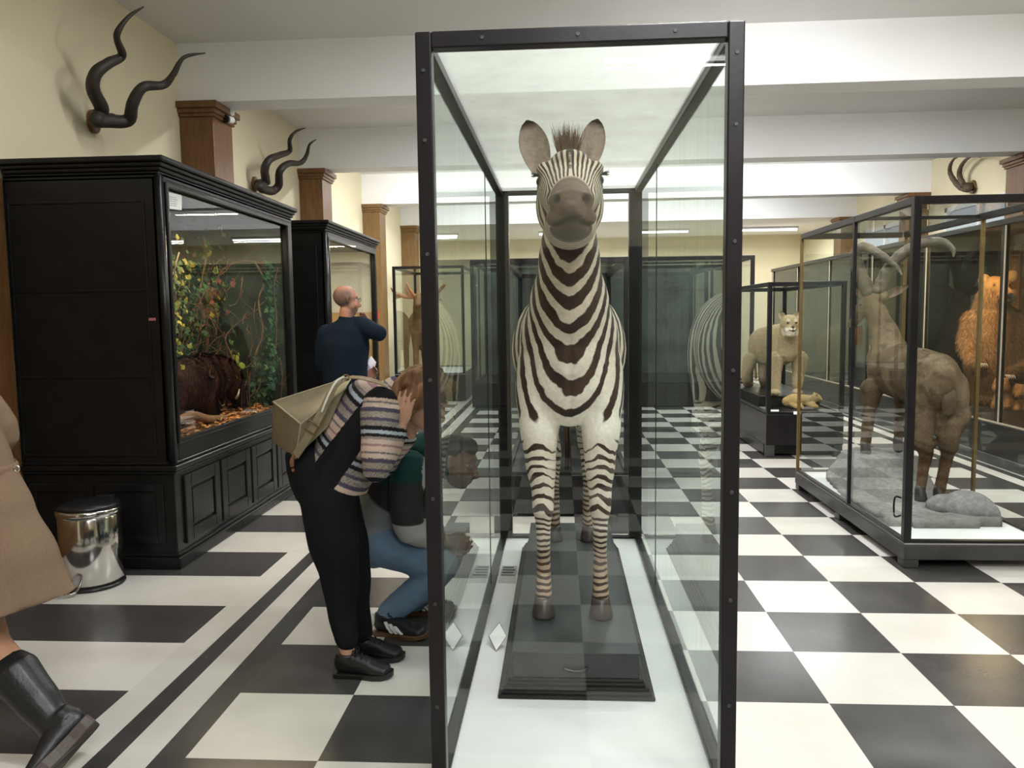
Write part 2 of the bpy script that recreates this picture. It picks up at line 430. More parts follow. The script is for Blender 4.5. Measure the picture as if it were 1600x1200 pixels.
# ------------------------------------------------------------------ lamps
def lamp(x, y, z, label, L=1.25):
    t = thing('fluorescent_lamp', (x, y, z), label, 'lamp', 'fluorescent ceiling lamps')
    mk('housing', MB().box(x-L/2-.03, x+L/2+.03, y-.045, y+.045, z, z+.05), MT['lamp_body'], t, bevel=.008)
    mk('tube', MB().cyl((x-L/2, y, z-.022), (x+L/2, y, z-.022), .02, n=12), MT['lamp'], t, smooth=True)
    for s in (-1, 1): mk('tube_holder', MB().box(x+s*(L/2+.012)-.012, x+s*(L/2+.012)+.012, y-.022, y+.022, z-.05, z), MT['lamp_body'], t)
    return t
def area(x, y, z, sx, sy, power, color=(1, .97, .92), rot=(0, 0, 0), name='ceiling_light'):
    l = bpy.data.lights.new(name, 'AREA'); l.shape = 'RECTANGLE'; l.size = sx; l.size_y = sy; l.energy = power; l.color = color
    o = bpy.data.objects.new(name, l); COL.objects.link(o); o.location = (x, y, z); o.rotation_euler = rot; return o
lamp(4.75, 18.3, 3.44, 'bright fluorescent tube under the soffit at the right end of the far wall')
lamp(.15, 18.3, 3.44, 'fluorescent tube added under the far soffit, standing in for a lamp reflection in the left pane of the zebra case')  # added tube in place of the right-hand lamp's mirror image
lamp(2.3, 18.3, 3.44, 'fluorescent tube added under the far soffit, standing in for a lamp reflection in the right pane of the zebra case')  # extra tube, stands for that lamp reflected in the side glass
lamp(1.045, -3.4, 3.95, 'fluorescent tube behind the viewer, mirrored in the top of the zebra case front pane')
LP = .72
COOL = (.98, .985, 1.0)
for (x, y, z, p) in ((-1.5, 4.9, 3.93, 26), (1.05, 5.2, 3.93, 105), (3.9, 4.9, 3.93, 95),
                     (-1.3, 8.1, 3.93, 62), (1.1, 8.1, 3.93, 85), (3.9, 8.1, 3.93, 85),
                     (-1.3, 11.4, 3.93, 125), (3.6, 11.4, 3.93, 115), (-1.3, 14.8, 3.93, 125), (3.6, 14.8, 3.93, 110),
                     (1.0, 1.2, 3.93, 165), (-1.8, 1.6, 3.93, 26), (3.9, 1.6, 3.93, 60), (1.0, -1.6, 3.93, 190)):
    area(x, y, z, 1.3, .09, p*LP, COOL)
for (x, y, p) in ((1.6, 5.0, 48), (1.2, 8.2, 14), (-1.4, 11.2, 80), (1.0, 11.2, 80), (3.6, 11.2, 80), (0, 14.6, 60), (3, 14.6, 60)):
    area(x, y, 3.72, 1.3, .12, p*LP, COOL, rot=(1.0, 0, 0), name='added_beam_wash')  # extra unseen lights, tilted at the beam faces to brighten them
for x in (.15, 2.3, 4.75): area(x, 18.3, 3.37, 1.2, .06, 60*LP, COOL)
area(1.045, -3.4, 3.87, 1.25, .06, 60*LP, COOL)
w = bpy.data.worlds.new('world'); scn.world = w; w.use_nodes = True
bg = w.node_tree.nodes['Background']; bg.inputs[0].default_value = (.8, .9, 1, 1); bg.inputs[1].default_value = .2

scn.cycles.max_bounces = 14; scn.cycles.transparent_max_bounces = 40; scn.cycles.glossy_bounces = 6
scn.cycles.diffuse_bounces = 5
scn.cycles.use_denoising = True
scn.cycles.sample_clamp_indirect = 6
scn.view_settings.view_transform = 'Standard'
scn.view_settings.exposure = 0.0
# ================================================================== glass cases
def glass_case(loc_name, label, x0, x1, y0, y1, z0, z1, bar, base=None, base_mat='black_metal', post_y=(), frame='black_metal',
               glass=('glass', 'glass', 'glass', 'glass', 'glass'), floor_mat='white_panel', feet=(), foot_h=0, gold=(), back_bar=None, back=None):
    """frame of posts and rails round five panes, on a base; glass order: front, left, right, back, top"""
    t = thing(loc_name, ((x0+x1)/2, (y0+y1)/2, 0), label, 'display case', 'black-framed glass display cases')
    fm = MT[frame]; b = bar
    # base
    mb = MB(); mb.box(x0, x1, y0, y1, foot_h, z0-.012)
    mk('base', mb, MT[base_mat], t, bevel=.006)
    mk('floor_panel', MB().box(x0+.012, x1-.012, y0+.012, y1-.012, z0-.012, z0), MT[floor_mat], t)
    for (fx, fy) in feet:
        mk('foot', MB().box(fx-.045, fx+.045, fy-.045, fy+.045, 0, foot_h), MT['grey_metal'], t, bevel=.006)
    ys = [y0] + list(post_y) + [y1-b]
    for y in ys:
        for x in (x0, x1-b):
            m = fm
            if (x > x0, y) in gold or ('L' if x == x0 else 'R', ys.index(y)) in gold: m = MT['gold']
            bb = (back_bar or b) if y == y1-b else b if y == y0 else b*.55
            if m is MT['gold']: bb = b*.55
            mk('post', MB().box(x if x == x0 else x1-bb, x+bb if x == x0 else x1, y, y+bb, z0, z1), m, t, bevel=.004)
    for z in (z0, z1-b):
        hb = b if z > z0 else b*.35
        for y in (y0, y1-b):
            mk('rail', MB().box(x0+b, x1-b, y, y+b, z, z+hb), fm, t, bevel=.004)
        for x in (x0, x1-b):
            mk('rail', MB().box(x+.002, x+b-.002, y0+b, y1-b, z, z+hb), fm, t, bevel=.004)
    for y in post_y:
        mk('rail', MB().box(x0+b, x1-b, y, y+b*.5, z1-b*.7, z1-b*.2), fm, t)
    q = b*.45; e = .004
    P = {}
    P[0] = MB().quad((x0+b, y0+q, z0), (x1-b, y0+q, z0), (x1-b, y0+q, z1-b), (x0+b, y0+q, z1-b))
    P[3] = MB().quad((x1-b, y1-q, z0), (x0+b, y1-q, z0), (x0+b, y1-q, z1-b), (x1-b, y1-q, z1-b))
    P[1] = MB().quad((x0+q, y1-b, z0+e), (x0+q, y0+b, z0+e), (x0+q, y0+b, z1-b), (x0+q, y1-b, z1-b))
    P[2] = MB().quad((x1-q, y0+b, z0+e), (x1-q, y1-b, z0+e), (x1-q, y1-b, z1-b), (x1-q, y0+b, z1-b))
    P[4] = MB().quad((x0+b, y0+b, z1-q), (x1-b, y0+b, z1-q), (x1-b, y1-b, z1-q), (x0+b, y1-b, z1-q))
    for i in range(5): mk('glass_pane', P[i], MT[glass[i]], t)
    if back: mk('back_panel', MB().box(x0+b, x1-b, y1-b-.03, y1-b-.01, z0, z1-b), mat_plain('added_dark_backing', back, .8, var=.35, scale=2.5), t)  # added opaque sheet that makes the view through the case dark
    return t
# --- the zebra case in the middle
ZX0, ZX1, ZY0, ZY1, ZZ0, ZZ1 = -.378, .478, 2.10, 4.68, .20, 2.30
zc = glass_case('glass_display_case', 'tall black-framed glass case holding the zebra, nearest and largest in the photo', ZX0, ZX1, ZY0, ZY1, ZZ0, ZZ1, .043,
                base_mat='black_metal', feet=[(x, y) for x in (ZX0+.06, ZX1-.06) for y in (ZY0+.06, ZY1-.06)], foot_h=.06,
                glass=('glass_front', 'glass_side', 'glass_side', 'glass', 'glass_top'), back_bar=.075)
sc = []
for s, x in ((0, ZX0+.021), (1, ZX1-.021)):
    for z in (.45, .75, 1.05, 1.38, 1.72, 2.02, 2.2): sc.append((x, z+.02*s))
for x in (-.2, .05, .3): sc.append((x, ZZ1-.021))
for x, z in sc:
    mk('screw', MB().tube([(x, ZY0+.001, z), (x, ZY0-.003, z)], [.006, .005], n=10, res=1, cap='flat'), MT['grey_metal'], zc, smooth=False)
# seam between the two sheets of each long side
for x in (ZX0+.02, ZX1-.02):
    mk('glass_joint', MB().box(x-.002, x+.002, 3.79, 3.793, ZZ0, ZZ1-.043), MT['black_plastic'], zc)
MT['slate'] = mat_plain('dark_painted_board', (.024, .026, .027), .45, var=.35, scale=5)
MT['slate_top'] = mat_plain('dark_slate_board', (.030, .036, .035), .3, var=.4, scale=5)
# plinth under the zebra
pl = thing('plinth', (.046, 3.65, ZZ0), 'low black plinth with stepped edges under the zebra', 'plinth')
m = MB()
for (g, a, b) in ((0, .0005, .014), (.010, .014, .026), (.018, .026, .038), (.030, .038, .050), (.036, .050, .062)):
    m.box(-.232+g, .322-g, 2.64+g, 4.42, ZZ0+a, ZZ0+b)
mk('moulded_edge', m, MT['black_wood'], pl, bevel=.004)
mk('box', MB().box(-.180, .270, 2.682, 4.42, ZZ0+.062, ZZ0+.151), MT['slate'], pl, bevel=.003)
mk('top_board', MB().box(-.181, .271, 2.680, 4.42, ZZ0+.151, ZZ0+.156), MT['slate_top'], pl, bevel=.0015)
mk('handle', MB().tube([AY(882, 1045, 2.676), AY(895, 1049, 2.672), AY(908, 1049, 2.672), AY(917, 1045, 2.676)], .006, n=8), MT['black_plastic'], pl, smooth=True)
PZ = .276
# little cards in the case
t = thing('name_card', tuple(AZ(785, 975, ZZ0)), 'small white name card with brass edge standing on a corner left of the plinth', 'card')
a, b, c, d = [q+Vector((-.022, 0, 0)) for q in (AY(771, 952, 3.08), AY(788, 931, 3.12), AY(800, 952, 3.05), AY(783, 976, 3.03))]
nn = Vector((-.15, .8, -.5)).normalized()*.010
base_z = ZZ0+.0005
dz = base_z-(d+nn).z if (d+nn).z < base_z else base_z-d.z
quad = [p+Vector((0, 0, dz)) for p in (a, b, c, d)]
mk('backing', MB().hexa([p+nn for p in quad]+quad), MT['gold'], t)
ctr = sum(quad, Vector())/4; f = [ctr+(p-ctr)*.94-nn*.06 for p in quad]
face = mk('card_face', MB().quad(*f), MT['paper'], t)
ln = MB()
for k in range(4):
    u0, u1 = .25, .75-.08*(k % 2); v = .3+.13*k
    g = lambda u, v: f[0]*(1-u)*(1-v)+f[1]*u*(1-v)+f[2]*u*v+f[3]*(1-u)*v - nn*.04
    ln.quad(g(u0, v), g(u1, v), g(u1, v+.035), g(u0, v+.035))
mk('printed_lines', ln, MT['grey_paper'], face)
t = thing('paper_slip', tuple(AZ(795, 897, ZZ0)), 'small grey printed paper slip lying flat on the case floor left of the plinth', 'card')
q = [AZ(x, y, ZZ0+.001) for x, y in ((778, 911), (785, 884), (808, 884), (806, 912))]
sl = mk('sheet', MB().quad(*q), MT['grey_paper'], t)
ln = MB(); g = lambda u, v: q[0]*(1-u)*(1-v)+q[3]*u*(1-v)+q[2]*u*v+q[1]*(1-u)*v+Vector((0, 0, .0008))
for k in range(4): ln.quad(g(.08, .4+.15*k), g(.9-.1*(k % 2), .4+.15*k), g(.9-.1*(k % 2), .49+.15*k), g(.08, .49+.15*k))
mk('printed_lines', ln, MT['ink'], sl)

# --- ibex case on the right
IX0, IX1, IY0, IY1, IZ0, IZ1 = 2.055, 2.945, 4.73, 6.92, .155, 2.215
ic = glass_case('glass_display_case', 'black-framed glass case holding the ibex, on low feet at the right', IX0, IX1, IY0, IY1, IZ0, IZ1, .045, post_y=(5.66,),
                base_mat='grey_metal', feet=[(x, y) for x in (IX0+.05, IX1-.05) for y in (IY0+.05, IY0+1.15, IY1-.05)], foot_h=.05,
                glass=('glass', 'glass', 'glass', 'glass', 'glass'), gold=(('R', 1), ('R', 2), ('L', 2)))
hb = MB().tube([AY(1402, 768, 4.72), AY(1392, 770, 4.70), AY(1391, 800, 4.70), AY(1400, 803, 4.72)], .006, n=8, res=3)
x, y = IX0, IY0+.06
hb = MB().tube([(x, y, .42), (x-.035, y, .42), (x-.035, y, .31), (x, y, .31)], .006, n=8, res=4)
mk('handle', hb, MT['black_metal'], ic, smooth=True)
# --- lioness case
LX0, LX1, LY0, LY1 = 2.19, 3.0, 8.42, 10.65
lc = glass_case('glass_display_case', 'lower black case holding the lioness, behind the ibex case', LX0, LX1, LY0, LY1, .475, 1.87, .045, feet=[(x, y) for x in (LX0+.05, LX1-.05) for y in (LY0+.05, LY1-.05)],
                foot_h=.13, floor_mat='black_metal')
mk('foot_block', MB().box(LX0-.0, LX1, LY0+.1, LY1-.1, .02, .13), MT['black_metal'], lc)
# --- case right behind the zebra, and the big one across the end of the hall
glass_case('glass_display_case', 'empty glass case with black base standing right behind the zebra case', -.44, .52, 5.9, 8.2, .34, 1.98, .045, feet=[(x, y) for x in (-.39, .47) for y in (5.95, 8.15)], foot_h=.03,
           floor_mat='black_metal', back=(.045, .05, .045))
glass_case('glass_display_case', 'wide black-framed glass case standing across the far end of the hall', -1.5, 3.16, 13.0, 15.4, .4, 2.48, .06, foot_h=.02, post_y=(14.2,), floor_mat='black_metal', back=(.06, .07, .06))
glass_case('glass_display_case', 'black-framed glass case holding the antlered deer, along the left wall beyond the cabinets', -3.06, -1.75, 14.15, 16.3, .5, 2.47, .05, foot_h=.02, floor_mat='white_panel')

# --- long cases along the right wall (bear)
def wall_case(label, x0, x1, y0, y1, z0, z1, mull, backc):
    t = thing('long_display_cabinet', ((x0+x1)/2, (y0+y1)/2, 0), label, 'display case', 'long wall cabinets')
    mk('base', MB().box(x0-.02, x1, y0, y1, 0.03, z0), MT['black_wood'], t, bevel=.01)
    mk('plinth_strip', MB().box(x0-.04, x1, y0, y1, 0, .1), MT['grey_metal'], t, bevel=.01)
    mk('top', MB().box(x0-.02, x1, y0, y1, z1-.06, z1), MT['black_wood'], t, bevel=.008)
    mk('back_panel', MB().box(x1-.03, x1, y0, y1, z0, z1-.06), mat_plain('painted_backdrop', backc, .8, var=.4, scale=2), t)
    mk('end_panel', MB().box(x0+.06, x1-.03, y1-.03, y1, z0, z1-.06), MT['black_wood'], t)
    mk('end_panel', MB().box(x0+.06, x1-.03, y0, y0+.03, z0, z1-.06), MT['black_wood'], t)
    for y in [y0+.03]+list(mull)+[y1-.05]:
        mk('post', MB().box(x0, x0+.05, y-.03, y+.03, z0, z1-.06), MT['black_wood'], t, bevel=.005)
    ed = [y0+.03]+list(mull)+[y1-.05]
    for a, b in zip(ed[:-1], ed[1:]):
        mk('glass_pane', MB().quad((x0+.02, b, z0), (x0+.02, a, z0), (x0+.02, a, z1-.06), (x0+.02, b, z1-.06)), MT['glass'], t)
        mk('gilt_bead', MB().box(x0-.006, x0+.004, b-.05, b-.036, z0, z1-.06), mat_pale, t)
    mk('gilt_bead', MB().box(x0-.008, x0+.002, y0, y1, z0, z0+.016), mat_pale, t)
    return t
mat_pale = mat_plain('pale_beading', (.5, .40, .30), .45)
wall_case('long black wall cabinet holding the brown bear at the right edge', 4.33, 6.06, 6.0, 11.3, .42, 2.43, (8.0, 9.65), (.10, .095, .045))
wall_case('long black wall cabinet farther down the right wall, beyond the bear cabinet', 4.33, 6.06, 11.36, 16.4, .42, 2.43, (13.0, 14.7), (.16, .17, .16))

# ================================================================== black panelled wooden cabinets on the left
def wood_case(label, x0, x1, y0, y1, zt, gz0, gz1, zb, glass):
    t = thing('panelled_cabinet', ((x0+x1)/2, (y0+y1)/2, 0), label, 'cabinet', 'black panelled cabinets')
    bw = MT['black_wood']
    # base carcass, skirting and waist moulding
    mk('base', MB().box(x0, x1, y0, y1, .09, zb), bw, t, bevel=.006)
    m = MB(); m.box(x0, x1+.025, y0-.025, y1+.01, 0, .075); m.box(x0, x1+.012, y0-.012, y1+.005, .075, .10)
    mk('skirting', m, bw, t, bevel=.01, seg=3)
    m = MB(); m.box(x0, x1+.03, y0-.03, y1+.01, zb+.02, zb+.055); m.box(x0, x1+.018, y0-.018, y1+.005, zb, zb+.02); m.box(x0, x1+.012, y0-.012, y1+.005, zb+.055, zb+.075)
    mk('waist_moulding', m, bw, t, bevel=.012, seg=3)
    # base doors on the aisle side, each a frame round a recessed panel
    nd = 4; L = (y1-y0-.16)/nd
    for k in range(nd):
        a = y0+.10+k*L; b = a+L-.03; za, zz = .13, zb-.03
        d = MB(); s = .085
        d.box(x1, x1+.018, a, a+s, za, zz); d.box(x1, x1+.018, b-s, b, za, zz); d.box(x1, x1+.018, a+s, b-s, za, za+s); d.box(x1, x1+.018, a+s, b-s, zz-s, zz)
        do = mk('base_door', d, bw, t, bevel=.006)
        mk('door_panel', MB().box(x1+.001, x1+.012, a+s+.02, b-s-.02, za+s+.02, zz-s-.02), bw, do, bevel=.009)
    W = x1-x0
    for k in range(2):
        a = x0+.04+k*(W-.08)/2; b = a+(W-.08)/2-.03; za, zz = .16, zb-.06; s = .05; d = MB()
        for (p, q, r2, s2) in ((a, a+s, za, zz), (b-s, b, za, zz), (a+s, b-s, za, za+s), (a+s, b-s, zz-s, zz)): d.box(p, q, y0-.012, y0, r2, s2)
        mk('end_panel_moulding', d, bw, t, bevel=.005)
    # upper body: near end, far end, back, top
    mk('end_panel', MB().box(x0, x1-.02, y0, y0+.04, zb+.075, zt-.12), bw, t)
    mk('end_panel', MB().box(x0, x1-.02, y1-.04, y1, zb+.075, zt-.12), bw, t)
    d = MB(); zz = [zb+.12, zb+.12+(zt-.26-zb-.12)*.315, zb+.12+(zt-.26-zb-.12)*.655, zt-.26]
    for z in zz: d.box(x0+.02, x1-.10, y0-.008, y0, z-.008, z+.008)
    d.box(x1-.112, x1-.10, y0-.008, y0, zz[0], zz[-1]); d.box(x0+.02, x0+.032, y0-.008, y0, zz[0], zz[-1])
    mk('panel_moulding', d, bw, t, bevel=.003)
    mk('top_board', MB().box(x0, x1, y0, y1, zt-.13, zt-.09), bw, t)
    # cornice in steps
    m = MB()
    for g, a, b in ((.0, zt-.12, zt-.085), (.018, zt-.085, zt-.06), (.034, zt-.06, zt-.035), (.052, zt-.035, zt)): m.box(x0, x1+g, y0-g, y1+g*.6, a, b)
    mk('cornice', m, bw, t, bevel=.011, seg=3)
    # front frame
    f = MB(); gy0, gy1 = y0+.075, y1-.13
    f.box(x1-.05, x1, y0+.0, gy0, zb+.075, zt-.12); f.box(x1-.05, x1, gy1, y1, zb+.075, zt-.12)
    f.box(x1-.05, x1, gy0, gy1, zb+.075, gz0); f.box(x1-.05, x1, gy0, gy1, gz1, zt-.12)
    mk('window_surround', f, bw, t, bevel=.006)
    f = MB(); e = .02
    for (a, b, c, d2) in ((gy0-e, gy0+.012, gz0-e, gz1+e), (gy1-.012, gy1+e, gz0-e, gz1+e), (gy0, gy1, gz0-e, gz0+.012), (gy0, gy1, gz1-.012, gz1+e)): f.box(x1, x1+.016, a, b, c, d2)
    mk('glazing_bead', f, bw, t, bevel=.006)
    mk('corner_column', MB().cyl((x1-.005, y0+.005, zb+.07), (x1-.005, y0+.005, zt-.11), .026, n=14), bw, t, smooth=True)
    mk('glass_pane', MB().quad((x1-.02, gy1, gz0), (x1-.02, gy0, gz0), (x1-.02, gy0, gz1), (x1-.02, gy1, gz1)), MT[glass], t)
    return t
c1 = wood_case('black panelled wooden cabinet with the forest diorama, nearest on the left', XL+.02, -2.40, 4.62, 6.93, 2.53, .80, 2.37, .60, 'glass_left')
c2 = wood_case('black panelled wooden cabinet with the pale lit interior, in front of the man in navy', XL+.02, -2.40, 7.95, 10.15, 2.55, .80, 2.37, .60, 'glass_left')
cm = mat_plain('diorama_backdrop', (.055, .06, .035), .9, var=.5, scale=3)
mk('backdrop', MB().box(XL+.03, XL+.05, 4.67, 6.88, .70, 2.40), cm, c1)
mk('stage', MB().box(XL+.05, -2.46, 4.67, 6.88, .675, .72), MT['black_wood'], c1)
mk('far_end_lining', MB().box(XL+.05, -2.46, 6.86, 6.885, .72, 2.39), mat_plain('mossy_backdrop', (.035, .05, .028), .9, var=.6, scale=5), c1)
mk('backdrop', MB().box(XL+.03, XL+.05, 8.0, 10.1, 1.60, 2.40), mat_plain('pale_backdrop', (.66, .63, .52), .8, var=.06), c2)
mk('lower_backdrop', MB().box(XL+.051, XL+.07, 8.0, 10.1, .72, 1.62), mat_plain('ochre_backdrop', (.50, .29, .09), .8, var=.2, scale=5), c2)
mk('far_end_lining', MB().box(XL+.05, -2.46, 10.08, 10.105, .72, 1.62), mat_plain('ochre_backdrop_end', (.50, .29, .09), .8, var=.2, scale=5), c2)
mk('far_end_lining', MB().box(XL+.05, -2.46, 10.08, 10.105, 1.62, 2.40), mat_plain('pale_backdrop_end', (.66, .63, .52), .8, var=.06), c2)
mk('stage', MB().box(XL+.05, -2.46, 8.0, 10.1, .675, .72), mat_plain('sand_stage', (.4, .27, .12), .9), c2)
# exhibit lighting inside the cabinets
area(-2.75, 5.8, 2.34, 1.6, .05, 26, (1, .76, .46), name='diorama_light')
area(-2.75, 9.05, 2.38, 1.6, .05, 22, (1, .82, .56), name='cabinet_light')
area(4.75, 8.9, 2.33, .25, 1.2, 30, (1, .70, .40), name='bear_light')
area(5.0, 10.6, 2.33, .25, .8, 9, (1, .62, .28), name='bear_light')
area(4.9, 13.8, 2.33, .2, 2.5, 22, (1, .93, .8), name='cabinet_light')
# labels on the cabinets
t = thing('label_sheet', (-2.415, 4.78, 2.27), 'white label sheet stuck inside the top corner of the diorama glass', 'label')
q = [AX(x, y, -2.418) for x, y in ((255, 325), (284, 328.5), (284, 305), (255, 298.5))]
sh = mk('sheet', MB().quad(*q), MT['paper'], t)
ln = MB(); g = lambda u, v: q[0]*(1-u)*(1-v)+q[1]*u*(1-v)+q[2]*u*v+q[3]*(1-u)*v+Vector((.0008, 0, 0))
for k in range(5): ln.quad(g(.3-.05*(k % 3), .2+.13*k), g(.7+.05*(k % 2), .2+.13*k), g(.7+.05*(k % 2), .245+.13*k), g(.3-.05*(k % 3), .245+.13*k))
mk('printed_lines', ln, MT['grey_paper'], sh)
p = AY(238, 499, 4.609)
tag(mk('sticker', MB().box(p.x-.022, p.x+.022, 4.606, 4.6115, p.z-.009, p.z+.009), MT['pink'], bevel=.002), 'small pink sticker on the near end of the diorama cabinet', 'sticker')
p = AX(601, 491, -2.38)
tag(mk('sticker', MB().box(-2.383, -2.378, 10.06, 10.13, p.z-.05, p.z+.05), MT['red'], bevel=.01), 'small red sticker on the far frame of the pale lit cabinet', 'sticker')

# --- security camera
p = AY(370, 166, 7.42)
t = thing('security_camera', (p.x, p.y, ZB), 'small white bullet camera with black lens under the first beam', 'camera')
x, y = p.x, 7.24
mk('mount', MB().lathe((x, y, ZB-.06), [(.02, 0), (.045, .012), (.05, .0595)]), MT['white_plastic'], t, smooth=True)
mk('body', MB().tube([(x, y+.05, ZB-.085), (x, y-.07, ZB-.105)], .033, n=20, res=1, cap='flat'), MT['white_plastic'], t, smooth=False, bevel=.004)
mk('lens', MB().tube([(x, y-.068, ZB-.1045), (x, y-.105, ZB-.11)], .038, n=20, res=1, cap='flat'), MT['black_plastic'], t, bevel=.003)

# --- pedal bin
bx, by = -2.775, 4.33
t = thing('pedal_bin', (bx, by, 0), 'polished steel pedal bin with black lid beside the diorama cabinet', 'bin')
mk('bucket', MB().lathe((bx, by, 0), [(.155, .012), (.168, .02), (.169, .42), (.162, .43)], 40), MT['steel'], t, smooth=True)
mk('foot_ring', MB().lathe((bx, by, 0), [(.171, 0), (.176, .006), (.173, .022)], 40), MT['black_plastic'], t, smooth=True)
mk('rim', MB().lathe((bx, by, 0), [(.17, .425), (.177, .43), (.177, .46), (.169, .468)], 40), MT['steel'], t, smooth=True)
mk('lid', MB().lathe((bx, by, 0), [(.169, .468), (.158, .488), (.10, .505), (.03, .512)], 40), MT['black_plastic'], t, smooth=True)
mk('hinge', MB().box(bx-.05, bx+.05, by+.15, by+.19, .44, .50), MT['black_plastic'], t, bevel=.008)
mk('pedal', MB().tube([(bx-.05, by-.15, .03), (bx-.06, by-.22, .02), (bx-.02, by-.24, .02), (bx+.02, by-.22, .02), (bx+.01, by-.15, .03)], .008, n=8, res=4), MT['steel'], t, smooth=True)
# ================================================================== the zebra
def zebra_mat():
    m, nt = newmat('zebra_coat'); g = NT(nt)
    tc = g.n('ShaderNodeTexCoord').outputs['Object']
    def at(n):
        a = g.n('ShaderNodeAttribute'); a.attribute_name = n; return a
    ph, th, wc = at('ph').outputs['Fac'], at('th').outputs['Fac'], at('col').outputs['Color']
    n1 = g.noise(tc, 9, 2, .5); n2 = g.noise(tc, 45, 2, .5)
    p = g.m('ADD', ph, g.m('MULTIPLY', g.m('SUBTRACT', n1, .5), .55)); p = g.m('ADD', p, g.m('MULTIPLY', g.m('SUBTRACT', n2, .5), .13))
    s = g.m('SINE', g.m('MULTIPLY', p, 2*math.pi))
    mask = g.mr(g.m('SUBTRACT', s, th), -.22, .22, 0, 1, True)
    dark = g.mix(g.mr(n1, .35, .65), (.030, .016, .010), (.062, .034, .021))
    col = g.mix(mask, wc, dark)
    f = g.mr(g.noise(tc, 60, 5, .7), .25, .75, .82, 1.14)
    c = g.n('ShaderNodeVectorMath', operation='SCALE'); g.l(col, c.inputs[0]); g.l(f, c.inputs['Scale'])
    b = g.principled(c.outputs[0], .62, 0, .3); b.inputs['Sheen Weight'].default_value = .08
    g.l(g.bump(g.noise(tc, 220, 3), .25, .004), b.inputs['Normal']); g.out(b.outputs[0]); return m
MT['zebra'] = zebra_mat()
zx = .036                                   # mid-line of the animal
zb = thing('zebra', (zx, 3.7, PZ), 'mounted zebra standing on a black plinth, facing the viewer', 'zebra')
m = MB()
X = lambda dx, y, z: (zx+dx, y, z)
# trunk, neck
m.tube([X(0, 4.50, 1.39), X(0, 4.40, 1.41), X(0, 4.15, 1.385), X(0, 3.85, 1.37), X(0, 3.58, 1.395), X(0, 3.36, 1.41), X(0, 3.24, 1.39)],
       [(.14, .18), (.215, .265), (.245, .29), (.272, .30), (.262, .295), (.215, .255), (.15, .18)], n=28)
m.tube([X(0, 3.50, 1.34), X(0, 3.36, 1.46), X(0, 3.24, 1.60), X(0, 3.15, 1.75), X(0, 3.09, 1.90), X(0, 3.06, 2.02)],
       [(.235, .26), (.21, .245), (.165, .21), (.125, .17), (.103, .145), (.095, .12)], n=26, up=(0, 1, 0))
m.tube([X(0, 3.28, 1.16), X(0, 3.235, 1.27), X(0, 3.215, 1.42), X(0, 3.2, 1.55)], [(.10, .085), (.155, .10), (.15, .10), (.11, .09)], n=20, up=(0, 1, 0))   # breast
# haunches, shoulders
for s in (-1, 1):
    m.ell(X(s*.135, 3.36, 1.24), (.10, .16, .25)); m.ell(X(s*.12, 4.36, 1.32), (.12, .21, .28))
# front legs
for s, hx in ((-1, -.117), (1, .126)):
    m.tube([X(s*.132, 3.34, 1.22), X(s*.132, 3.31, 1.08), X(s*.126, 3.29, .93), X(hx*1.0, 3.28, .80), X(hx, 3.27, .735), X(hx, 3.28, .66), X(hx, 3.285, .54), X(hx, 3.28, .46), X(hx, 3.26, .405), X(hx, 3.235, .36)],
           [(.092, .125), (.085, .105), (.067, .078), (.05, .056), (.047, .052), (.034, .038), (.029, .033), (.032, .036), (.034, .04), (.037, .042)], n=18, up=(0, 1, 0))
for s, hx in ((-1, -.082), (1, .115)):
    m.tube([X(s*.12, 4.36, 1.22), X(s*.12, 4.32, 1.02), X(s*.105, 4.40, .86), X(hx, 4.48, .76), X(hx, 4.48, .70), X(hx, 4.45, .58), X(hx, 4.42, .47), X(hx, 4.40, .41), X(hx, 4.37, .36)],
           [(.11, .17), (.09, .13), (.055, .075), (.045, .055), (.04, .048), (.03, .036), (.033, .037), (.034, .04), (.037, .042)], n=16, up=(0, 1, 0))
# head: skull, face, muzzle, jaw, chin
hp = [X(0, 3.05, 2.025), X(0, 2.94, 2.025), X(0, 2.82, 2.00), X(0, 2.70, 1.955), X(0, 2.60, 1.917), X(0, 2.535, 1.893), X(0, 2.50, 1.883)]
m.tube(hp, [(.075, .085), (.105, .105), (.118, .108), (.092, .090), (.068, .070), (.064, .062), (.05, .05)], n=26, up=(0, 0, 1))
m.tube([X(0, 3.0, 1.91), X(0, 2.90, 1.875), X(0, 2.78, 1.86), X(0, 2.66, 1.848), X(0, 2.575, 1.834), X(0, 2.53, 1.832)], [(.07, .07), (.097, .085), (.088, .075), (.074, .055), (.071, .044), (.055, .034)], n=22, up=(0, 0, 1))
for s in (-1, 1):
    m.ell(X(s*.080, 2.90, 1.955), (.045, .09, .10))              # cheek plate
    m.ell(X(s*.088, 2.80, 2.06), (.032, .05, .03))               # brow over the eye
    m.ell(X(s*.046, 2.525, 1.915), (.03, .035, .026)); m.ell(X(s*.05, 2.55, 1.862), (.034, .04, .028))               # flared nostril wing
m.ell(X(0, 2.84, 2.085), (.075, .12, .05))
